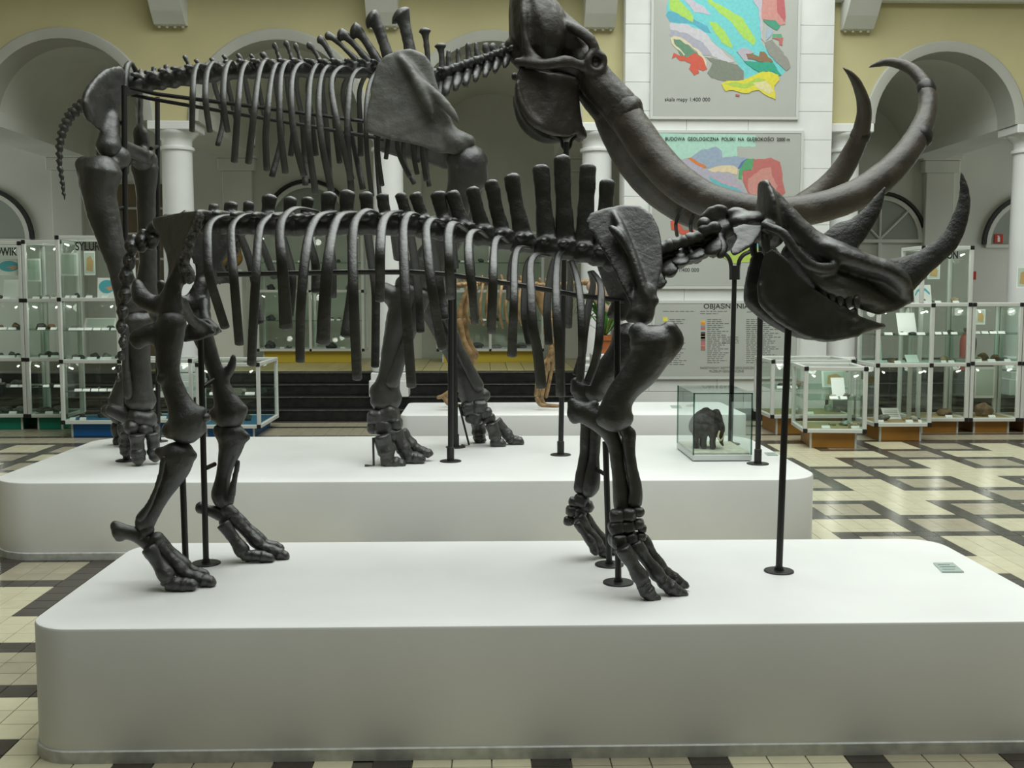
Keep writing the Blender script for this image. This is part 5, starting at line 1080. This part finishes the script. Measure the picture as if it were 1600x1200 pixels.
# ---- printed sheets standing in the cabinets
M_aq = mat('turquoise_print', (.10, .42, .50), .6, .3); M_or = mat('peach_print', (.60, .36, .24), .6, .3); M_pgr = mat('pale_green_print', (.50, .60, .52), .6, .3); M_brn = mat('ochre_print', (.52, .36, .16), .6, .3)
def sheet(label, x0, x1, y0, y1, Y, deco=None, lean=.06, surf=None):
    a = P(x0, y1, Y); b = P(x1, y0, Y); z0 = a.z if surf is None else SURF[surf][4] + .001
    t = thing('printed_sheet', label, 'printed sheet', ((a.x + b.x) / 2, Y, z0)); w = (b.x - a.x) / 2; hh = b.z - z0; cx = (a.x + b.x) / 2
    def q(u, v, e): return Vector((cx + u * w, Y + lean * v - e, z0 + v * hh))
    v = [q(-1, 0, 0), q(1, 0, 0), q(1, 1, 0), q(-1, 1, 0)]; v += [p + Vector((0, .005, 0)) for p in v]
    bd = obj('card_board', MB().add(v, [(0, 1, 2, 3), (7, 6, 5, 4), (0, 4, 5, 1), (1, 5, 6, 2), (2, 6, 7, 3), (3, 7, 4, 0)]), M_card, t)
    def patch(pts, m, e=.002):
        n = len(pts); vv = [q(u, s_, e) for u, s_ in pts] + [q(u, s_, -.001) for u, s_ in pts]
        obj('printed_patch', MB().add(vv, [tuple(range(n)), tuple(range(2 * n - 1, n - 1, -1))] + [(i, (i + 1) % n, (i + 1) % n + n, i + n) for i in range(n)]), m, bd)
    if deco == 'oval':
        patch([(.85 * math.cos(k * math.pi / 12), .56 + .33 * math.sin(k * math.pi / 12)) for k in range(24)], M_aq)
        patch([(-.2, .50), (.2, .56), (.5, .60), (.75, .55), (.6, .40), (.3, .33), (.1, .42)], M_or, .003)
    elif deco == 'arc':
        o_ = [(-.9, .45), (-.6, .72), (-.1, .86), (.4, .80), (.85, .55)]; i_ = [(.8, .45), (.35, .66), (-.1, .72), (-.55, .60), (-.8, .38)]; patch(o_ + i_, M_aq)
    elif deco == 'fill': patch([(-.85, .08), (.85, .08), (.85, .92), (-.85, .92)], M_pgr)
    elif deco == 'map': patch([(-.85, .08), (.85, .08), (.85, .92), (-.85, .92)], M_pgr); patch([(-.6, .2), (.5, .15), (.7, .55), (.2, .8), (-.5, .7)], M_brn, .003)
    elif deco == 'lines':
        for k in range(4): patch([(-.8, .25 + k * .15), (.8, .25 + k * .15), (.8, .29 + k * .15), (-.8, .29 + k * .15)], M_inkg)
    return t
sheet('white sheet with a blue oval world map in the leftmost cabinet', -4, 32, 405, 430, 13.12, 'oval', 0.0)
sheet('blank white sheet leaning in the leftmost cabinet', 4, 29, 437, 462, 13.3, None, .06, ('ordo', 0, 0))
sheet('pale green sheet hanging in the narrow cabinet', 43, 63, 404, 440, 13.5, 'fill', 0.0)
sheet('tall pale sheet hanging at the left in the SYLUR cabinet', 95, 121, 395, 431, 12.85, 'fill', 0.0)
sheet('pale sheet with a dark picture hanging at the right in the SYLUR cabinet', 132, 148, 392, 430, 12.85, 'map', 0.0)
sheet('white sheet with a blue oval map standing in the SYLUR cabinet', 152, 180, 434, 460, 12.65, 'oval', .03, ('syl', 0, 0))
sheet('long teal sloping board on the shelf of the SYLUR cabinet', 130, 180, 497, 510, 12.75, 'fill', .08, ('syl', 1, 1))
sheet('white sheet with a turquoise arc standing behind the front horn', 1429, 1457, 445, 472, 12.75, 'arc', .06, ('dew', 0, 0))
sheet('framed ochre picture hanging behind the front horn', 1449, 1469, 412, 436, 12.95, 'map', 0.0)
sheet('bright blank white sheet leaning in the cabinet behind the horned snout', 1404, 1434, 489, 522, 12.1, None, .10, ('dev', 0, 1))
sheet('small blank white sheet on the cabinet floor behind the jaw tip', 1417, 1437, 555, 570, 12.0, None, .08, ('dev', 0, 0))
sheet('framed grey photograph sheet at the left of the cabinet behind the jaw tip', 1373, 1379, 532, 566, 12.2, 'fill', .05, ('dev', 0, 0))
sheet('framed ochre picture in the right cabinet above the large brown rock', 1524, 1540, 483, 507, 12.9, 'map', 0.0)
sheet('speckled white sheet on the lowest cabinet floor behind the turned low cabinet', 1382, 1409, 639, 655, 12.15, 'lines', .12, ('dev', 1, 0))
sheet('white card leaning on the shelf of the turned low cabinet', 1301, 1322, 591, 608, 11.6, None, .08, ('cub', 0, 1))
sheet('yellowish map sheet behind the glass of the turned low cabinet', 1285, 1324, 579, 600, 12.6, 'map', 0.05, ('cub2', 0, 1))
sheet('yellow and green poster at the right edge of the photo', 1588, 1612, 416, 450, 12.9, 'map', 0.0)
sheet('pale blue board in the lower right cabinet', 1522, 1555, 573, 622, 13.0, 'fill', 0.0)
# ================================================================== small glass box with a model mammoth
M_gbx = glassmat('box_glass', (0.93, 0.965, 0.95)); M_gre = glassmat('box_glass_edge', (0.35, 0.48, 0.43))
bx0, bx1 = G(1081, 720, PZ).x, G(1175, 721, PZ).x; by0 = G(1120, 721, PZ).y; by1 = by0 + .62; bh = (P(1120, 614, by0).z - PZ)
gb = thing('glass_box', 'small clear glass box with a model mammoth, on the middle plinth', 'glass case', ((bx0 + bx1) / 2, by0, PZ))
obj('base_board', MB().cbox(bx0, bx1, by0, by1, PZ + .006, PZ + .045, .003), mat('pale_base_board', (.66, .69, .68), .4, .4), gb)
obj('base_shadow_gap', MB().box(bx0 + .01, bx1 - .01, by0 + .004, by1 - .01, PZ + .0003, PZ + .006), M_blk, gb)
zt = PZ + bh; g = .006
for nm, q in (('front_pane', (bx0, bx1, by0 + .004, by0 + .004 + g)), ('back_pane', (bx0, bx1, by1 - g, by1)), ('side_pane', (bx0, bx0 + g, by0 + .011, by1 - g)), ('side_pane', (bx1 - g, bx1, by0 + .011, by1 - g))):
    obj(nm, MB().box(*q, PZ + .045, zt - g), M_gbx, gb)
obj('top_pane', MB().box(bx0, bx1, by0 + .004, by1, zt - g, zt), M_gbx, gb)
for x, y in ((bx0, by0), (bx1 - .008, by0), (bx0, by1 - .004), (bx1 - .008, by1 - .004)): obj('glass_edge', MB().box(x - .001, x + .009, y, y + .006, PZ + .045, zt), M_gre, gb)
obj('glass_edge', MB().box(bx0, bx1, by0, by0 + .004, zt - .008, zt), M_gre, gb)
obj('sand_floor', MB().box(bx0 + .01, bx1 - .01, by0 + .02, by1 - .01, PZ + .045, PZ + .056), mat('sandy_ground', (.62, .60, .50), .9, .1, var=.15, vscale=25, bump=.6, bscale=60), gb)
M_fur = mat('dark_brown_fur', (.070, .061, .056), .8, .2, var=.5, vscale=30, bump=1.0, bscale=90); M_ivy = mat('ivory', (.62, .55, .34), .5, .4)
mYm = by0 + .30; zf = PZ + .056
mm = thing('model_mammoth', 'small dark woolly mammoth figure inside the glass box', 'figurine', ((bx0 + bx1) / 2 - .06, mYm, zf))
D = SK(mm, mYm, M_fur, .006)
mb = MB()
D.limb(mb, [(1084, 672, 9, .03), (1090, 662, 14, .02), (1103, 656, 18, 0), (1115, 664, 17, -.02), (1122, 674, 13, -.04)], 0, .85)
D.ball(mb, (1103, 645, 9), 0, .9)
D.limb(mb, [(1112, 656, 9, -.03), (1118, 651, 10, -.05), (1123, 664, 8, -.06), (1125, 674, 7, -.065)], 0, .9)
D.ball(mb, (1119, 646, 7.5, -.05), 0, .9)
D.limb(mb, [(1125, 674, 5.5, -.065), (1127, 684, 4, -.07), (1127, 691, 3, -.07), (1130, 696, 2, -.07)], 0, 1)
for x, d in ((1088, -.05), (1097, .06), (1100, -.08), (1114, -.10), (1113, .05)):
    b_ = D.Q(x, 680, d); D.limb(mb, [(x - 1, 668, 8, d), (x, 682, 6, d)], 0, .9); mb.loft([(b_, .026, .024), (Vector((b_.x, b_.y, zf + .06)), .020, .020), (Vector((b_.x, b_.y, zf + .012)), .023, .023)], sub=2)
for sg in (-1, 1): D.limb(mb, [(1113, 652, 3, -.05 + sg * .06), (1111, 662, 4, -.05 + sg * .07)], 0, .5)
bake('body', mb, M_fur, mm, .006, 2, .002, 30, floor=zf + .0005)
for sg in (-1, 1):
    D2 = MB(); D.limb(D2, [(1124, 674, 1.6, -.065 + sg * .03), (1122, 682, 1.5, -.09 + sg * .05), (1125, 688, 1.4, -.12 + sg * .06), (1130, 684, 1.2, -.14 + sg * .05), (1132, 676, .6, -.14 + sg * .03)], 0, 1); obj('tusk', D2, M_ivy, mm, smooth=0)
rl = P(1130, 645, 11.2)
# ---- small plaques lying on the plinths
M_plq = mat('pale_green_glass_plaque', (.42, .52, .48), .25, .5); 
def plaque(label, corners, lines):
    w = [G(x, y, PZ) for x, y in corners]; c = sum(w, Vector()) / 4
    t = thing('plaque', label, 'plaque', c); up = Vector((0, 0, .006))
    v = [p + Vector((0, 0, .0005)) for p in w] + [p + up for p in w]
    pt = obj('plate', MB().add(v, [(3, 2, 1, 0), (4, 5, 6, 7), (0, 1, 5, 4), (1, 2, 6, 5), (2, 3, 7, 6), (3, 0, 4, 7)]), M_plq, t)
    for k in range(lines):
        a = (k + 1) / (lines + 1); p, q = w[0].lerp(w[3], a), w[1].lerp(w[2], a); p2, q2 = p.lerp(q, .12), p.lerp(q, .85 if k % 2 else .7); d = (w[3] - w[0]).normalized() * .004; z = Vector((0, 0, .0066))
        obj('print_line', MB().add([p2 - d + up, q2 - d + up, q2 + d + up, p2 + d + up, p2 - d + z, q2 - d + z, q2 + d + z, p2 + d + z], [(3, 2, 1, 0), (4, 5, 6, 7), (0, 1, 5, 4), (1, 2, 6, 5), (2, 3, 7, 6), (3, 0, 4, 7)]), M_inkg, pt)
plaque('small pale glass plaque lying at the right end of the front plinth', [(1472, 895), (1506, 895), (1489, 881), (1458, 881)], 3)
plaque('small pale glass plaque lying at the right end of the middle plinth', [(1199, 712), (1216, 712), (1211, 708), (1194, 708)], 2)
plaque('small pale plaque lying on the back plinth', [(1050, 638), (1066, 638), (1062, 634), (1047, 634)], 1)
# ================================================================== small brown skeleton on the back plinth
dr = thing('brown_skeleton', 'small light brown mounted deer skeleton on the back plinth', 'skeleton', (0.4, 10.8, PZ))
E_ = SK(dr, 10.8, M_brown, .0125)
def lb(name, pts, d, k=.9, floor=None): 
    mb = MB(); E_.limb(mb, [(a, b, r * .72) for a, b, r in pts], d, k, seg=8, sub=3)
    if floor:
        for v in mb.v: v.z = max(v.z, floor)
    return obj(name, mb, M_brown, dr, smooth=0)
for d, o in ((-.14, 0), (.16, 7)):
    lb('humerus', [(856 + o, 500, 6), (852 + o, 520, 4.5), (862 + o, 545, 6)], d); lb('radius', [(862 + o, 545, 6), (856 + o, 560, 4), (846 + o * .5, 572, 6)], d)
    lb('cannon_bone', [(842 + o, 566, 6), (840 + o, 590, 4.2), (838 + o, 618, 5)], d); lb('cannon_bone', [(857 + o, 560, 4), (853 + o, 590, 3.6), (846 + o, 620, 4.5)], d)
    lb('foot', [(839 + o, 622, 5), (844 + o, 632, 4.5), (858 + o, 634, 4), (872 + o, 635, 3)], d, floor=PZ + .0005)
    lb('femur', [(718 + o, 500, 8), (724 + o, 530, 6), (736 + o, 555, 8)], d); lb('tibia', [(736 + o, 555, 7), (724 + o, 585, 5), (708 + o, 605, 6)], d)
    lb('heel', [(684 + o, 621, 4), (694 + o, 618, 5), (708 + o, 608, 5)], d); lb('foot', [(694 + o, 620, 5), (700 + o, 630, 5), (712 + o, 634, 4)], d, floor=PZ + .0005)
    lb('shoulder_blade', [(842 + o, 452, 12), (846 + o, 475, 9), (855 + o, 500, 5)], d, .35); lb('pelvis', [(735 + o, 450, 9), (722 + o, 475, 6), (718 + o, 498, 8)], d, .6)
for k in range(16):
    x = 705 + 10 * k; y = 447 - 6 * math.sin(k / 15 * math.pi)
    mb = MB(); E_.limb(mb, [(x - 4, y, 4.5), (x + 4, y, 4.5)], 0, 1, seg=8, sub=1); E_.limb(mb, [(x, y, 3), (x - 2, y - 11, 2)], 0, .6, seg=6, sub=1); E_.limb(mb, [(x, y, 2.5, -.06), (x, y, 2.5, .06)], 0, 1, seg=6, sub=1); obj('vertebra', mb, M_brown, dr, smooth=0)
    if 3 <= k <= 13:
        for sg in (-1, 1):
            pts = [(x, y + 1), (x - 1, y + 6), (x - 4, y + 26), (x - 5, y + 50), (x + 1, y + 72 - abs(k - 8) * 2)]; se = []
            for j, (a, c) in enumerate(pts): se.append((E_.Q(a, c, sg * [.03, .13, .19, .17, .08][j]), E_.R([2, 2.4, 2.6, 2.6, 2.2][j]), E_.R(1.4)))
            obj('rib', MB().loft(se, seg=6, sub=3), M_brown, dr, smooth=0)
for k in range(6):
    x = 868 + 10 * k; y = 446 - 1 * k; lb('neck_vertebra', [(x - 5, y + 1, 6), (x + 5, y - 1, 6)], 0)
mb = MB(); E_.limb(mb, [(922, 446, 10), (938, 452, 13), (952, 462, 10), (968, 476, 6), (978, 484, 4)], 0, .8); E_.limb(mb, [(930, 462, 6), (945, 480, 6), (968, 490, 4)], 0, .9); E_.ball(mb, (926, 440, 8), 0, .8)
bake('skull', mb, mat('pale_pinkish_bone', (.52, .38, .28), .55, .4, var=.2, vscale=12), dr, .012, 3, .003, 12)
# ================================================================== potted plant on a white block beside the map wall
pb = P(948, 570, 13.3)
zb_ = P(950, 552, 13.3).z
tag(obj('pedestal_block', MB().cbox(pb.x - .20, pb.x + .14, 13.1, 13.45, 0, zb_, .01).cbox(pb.x - .23, pb.x + .17, 13.07, 13.48, 0, .06, .008), M_wpt), 'white block under the terracotta plant pot beside the map wall', 'pedestal')
px_, py_ = pb.x - .02, 13.28
po = thing('potted_plant', 'green leafy plant in a terracotta pot beside the map wall', 'potted plant', (px_, py_, zb_))
M_ter = mat('terracotta', (.42, .13, .045), .7, .3, var=.15, vscale=20); M_lf = mat('green_leaf', (.055, .19, .03), .45, .4, var=.4, vscale=15); M_lf2 = mat('yellow_green_leaf', (.20, .30, .05), .45, .4, var=.3, vscale=15)
obj('pot', MB().lathe([(.085, zb_ + .0005), (.11, zb_ + .16), (.125, zb_ + .165), (.128, zb_ + .225), (.112, zb_ + .226), (.105, zb_ + .20)], px_, py_, 24), M_ter, po, smooth=35)
for k in range(26):
    a = random.uniform(0, 6.28); L = random.uniform(.35, .75); z0 = zb_ + .21; dx, dy = math.cos(a), math.sin(a) * .8; up = random.uniform(.25, .75)
    pts = []
    for j in range(6):
        t = j / 5; q = Vector((px_ + dx * L * t * .8, py_ + dy * L * t * .7, z0 + up * math.sin(t * 2.4) * .75)); pts.append((q, [.010, .024, .028, .024, .014, .002][j], .0025))
    obj('leaf', MB().loft(pts, seg=6, sub=2, ref=(0, 0, 1), round_ends=False), M_lf if k % 4 else M_lf2, po, smooth=0)
# ================================================================== signs and other things at the back
M_red = mat('red_sign', (.50, .035, .02), .45, .4)
def wallsign(label, x0, x1, y0, y1, Y, kind):
    a, b = P(x0, y1, Y), P(x1, y0, Y); t = thing('wall_sign', label, 'sign', ((a.x + b.x) / 2, Y, a.z))
    obj('plate', MB().cbox(a.x, b.x, Y - .012, Y, a.z, b.z, .002), M_red, t)
    if kind:
        cx, w, h_ = (a.x + b.x) / 2, b.x - a.x, b.z - a.z
        obj('extinguisher_symbol', MB().prism([(cx - w * .14, a.z + h_ * .14), (cx + w * .14, a.z + h_ * .14), (cx + w * .14, a.z + h_ * .62), (cx + w * .05, a.z + h_ * .74), (cx + w * .05, a.z + h_ * .84), (cx - w * .18, a.z + h_ * .84), (cx - w * .18, a.z + h_ * .76), (cx - w * .05, a.z + h_ * .74), (cx - w * .14, a.z + h_ * .62)], 'y', Y - .015, Y - .01), M_card, t)
wallsign('red square fire extinguisher sign on the rear wall at the right', 1553, 1567, 366, 380, 17.98, True)
wallsign('small plain red sign behind the tallest right-hand cabinet', 1519.5, 1525, 424, 437, 17.98, False)
ex = P(1529, 540, 14.6); ez = .56
fe = thing('fire_extinguisher', 'red fire extinguisher on the upper step behind the right cabinets', 'fire extinguisher', (ex.x, 15.0, .56))
obj('cylinder', MB().lathe([(.07, .561), (.078, .58), (.078, .98), (.06, 1.05), (.025, 1.09), (.022, 1.12)], ex.x, 15.0, 20), M_red, fe, smooth=40)
obj('valve', MB().cbox(ex.x - .03, ex.x + .05, 14.98, 15.02, 1.12, 1.16, .005), M_blk, fe); obj('hose', MB().loft([(Vector((ex.x + .04, 14.97, 1.13)), .012, .012), (Vector((ex.x + .12, 14.95, 1.0)), .012, .012), (Vector((ex.x + .10, 14.94, .75)), .012, .012)], seg=8, sub=4), M_blk, fe, smooth=0)
fr_ = P(355, 401, 16.9)
fs = thing('fossil_slab', 'large orange brown fossil slab on a grey stand behind the rhinoceros hips', 'fossil', (fr_.x, 16.9, .5685))
mb = MB().ball((fr_.x, 16.9, fr_.z), .24, .10, .22, 16, 12); bake('slab', mb, mat('orange_brown_fossil', (.30, .17, .035), .6, .3, vscale=9, bump=.5, bscale=40, col2=(.16, .10, .03)), fs, .02, 1, .03, 6)
obj('stand', MB().cbox(fr_.x - .25, fr_.x + .25, 16.75, 17.05, .569, fr_.z - .20, .01), M_gry, fs)
bpy.data.scenes.remove(_BS)
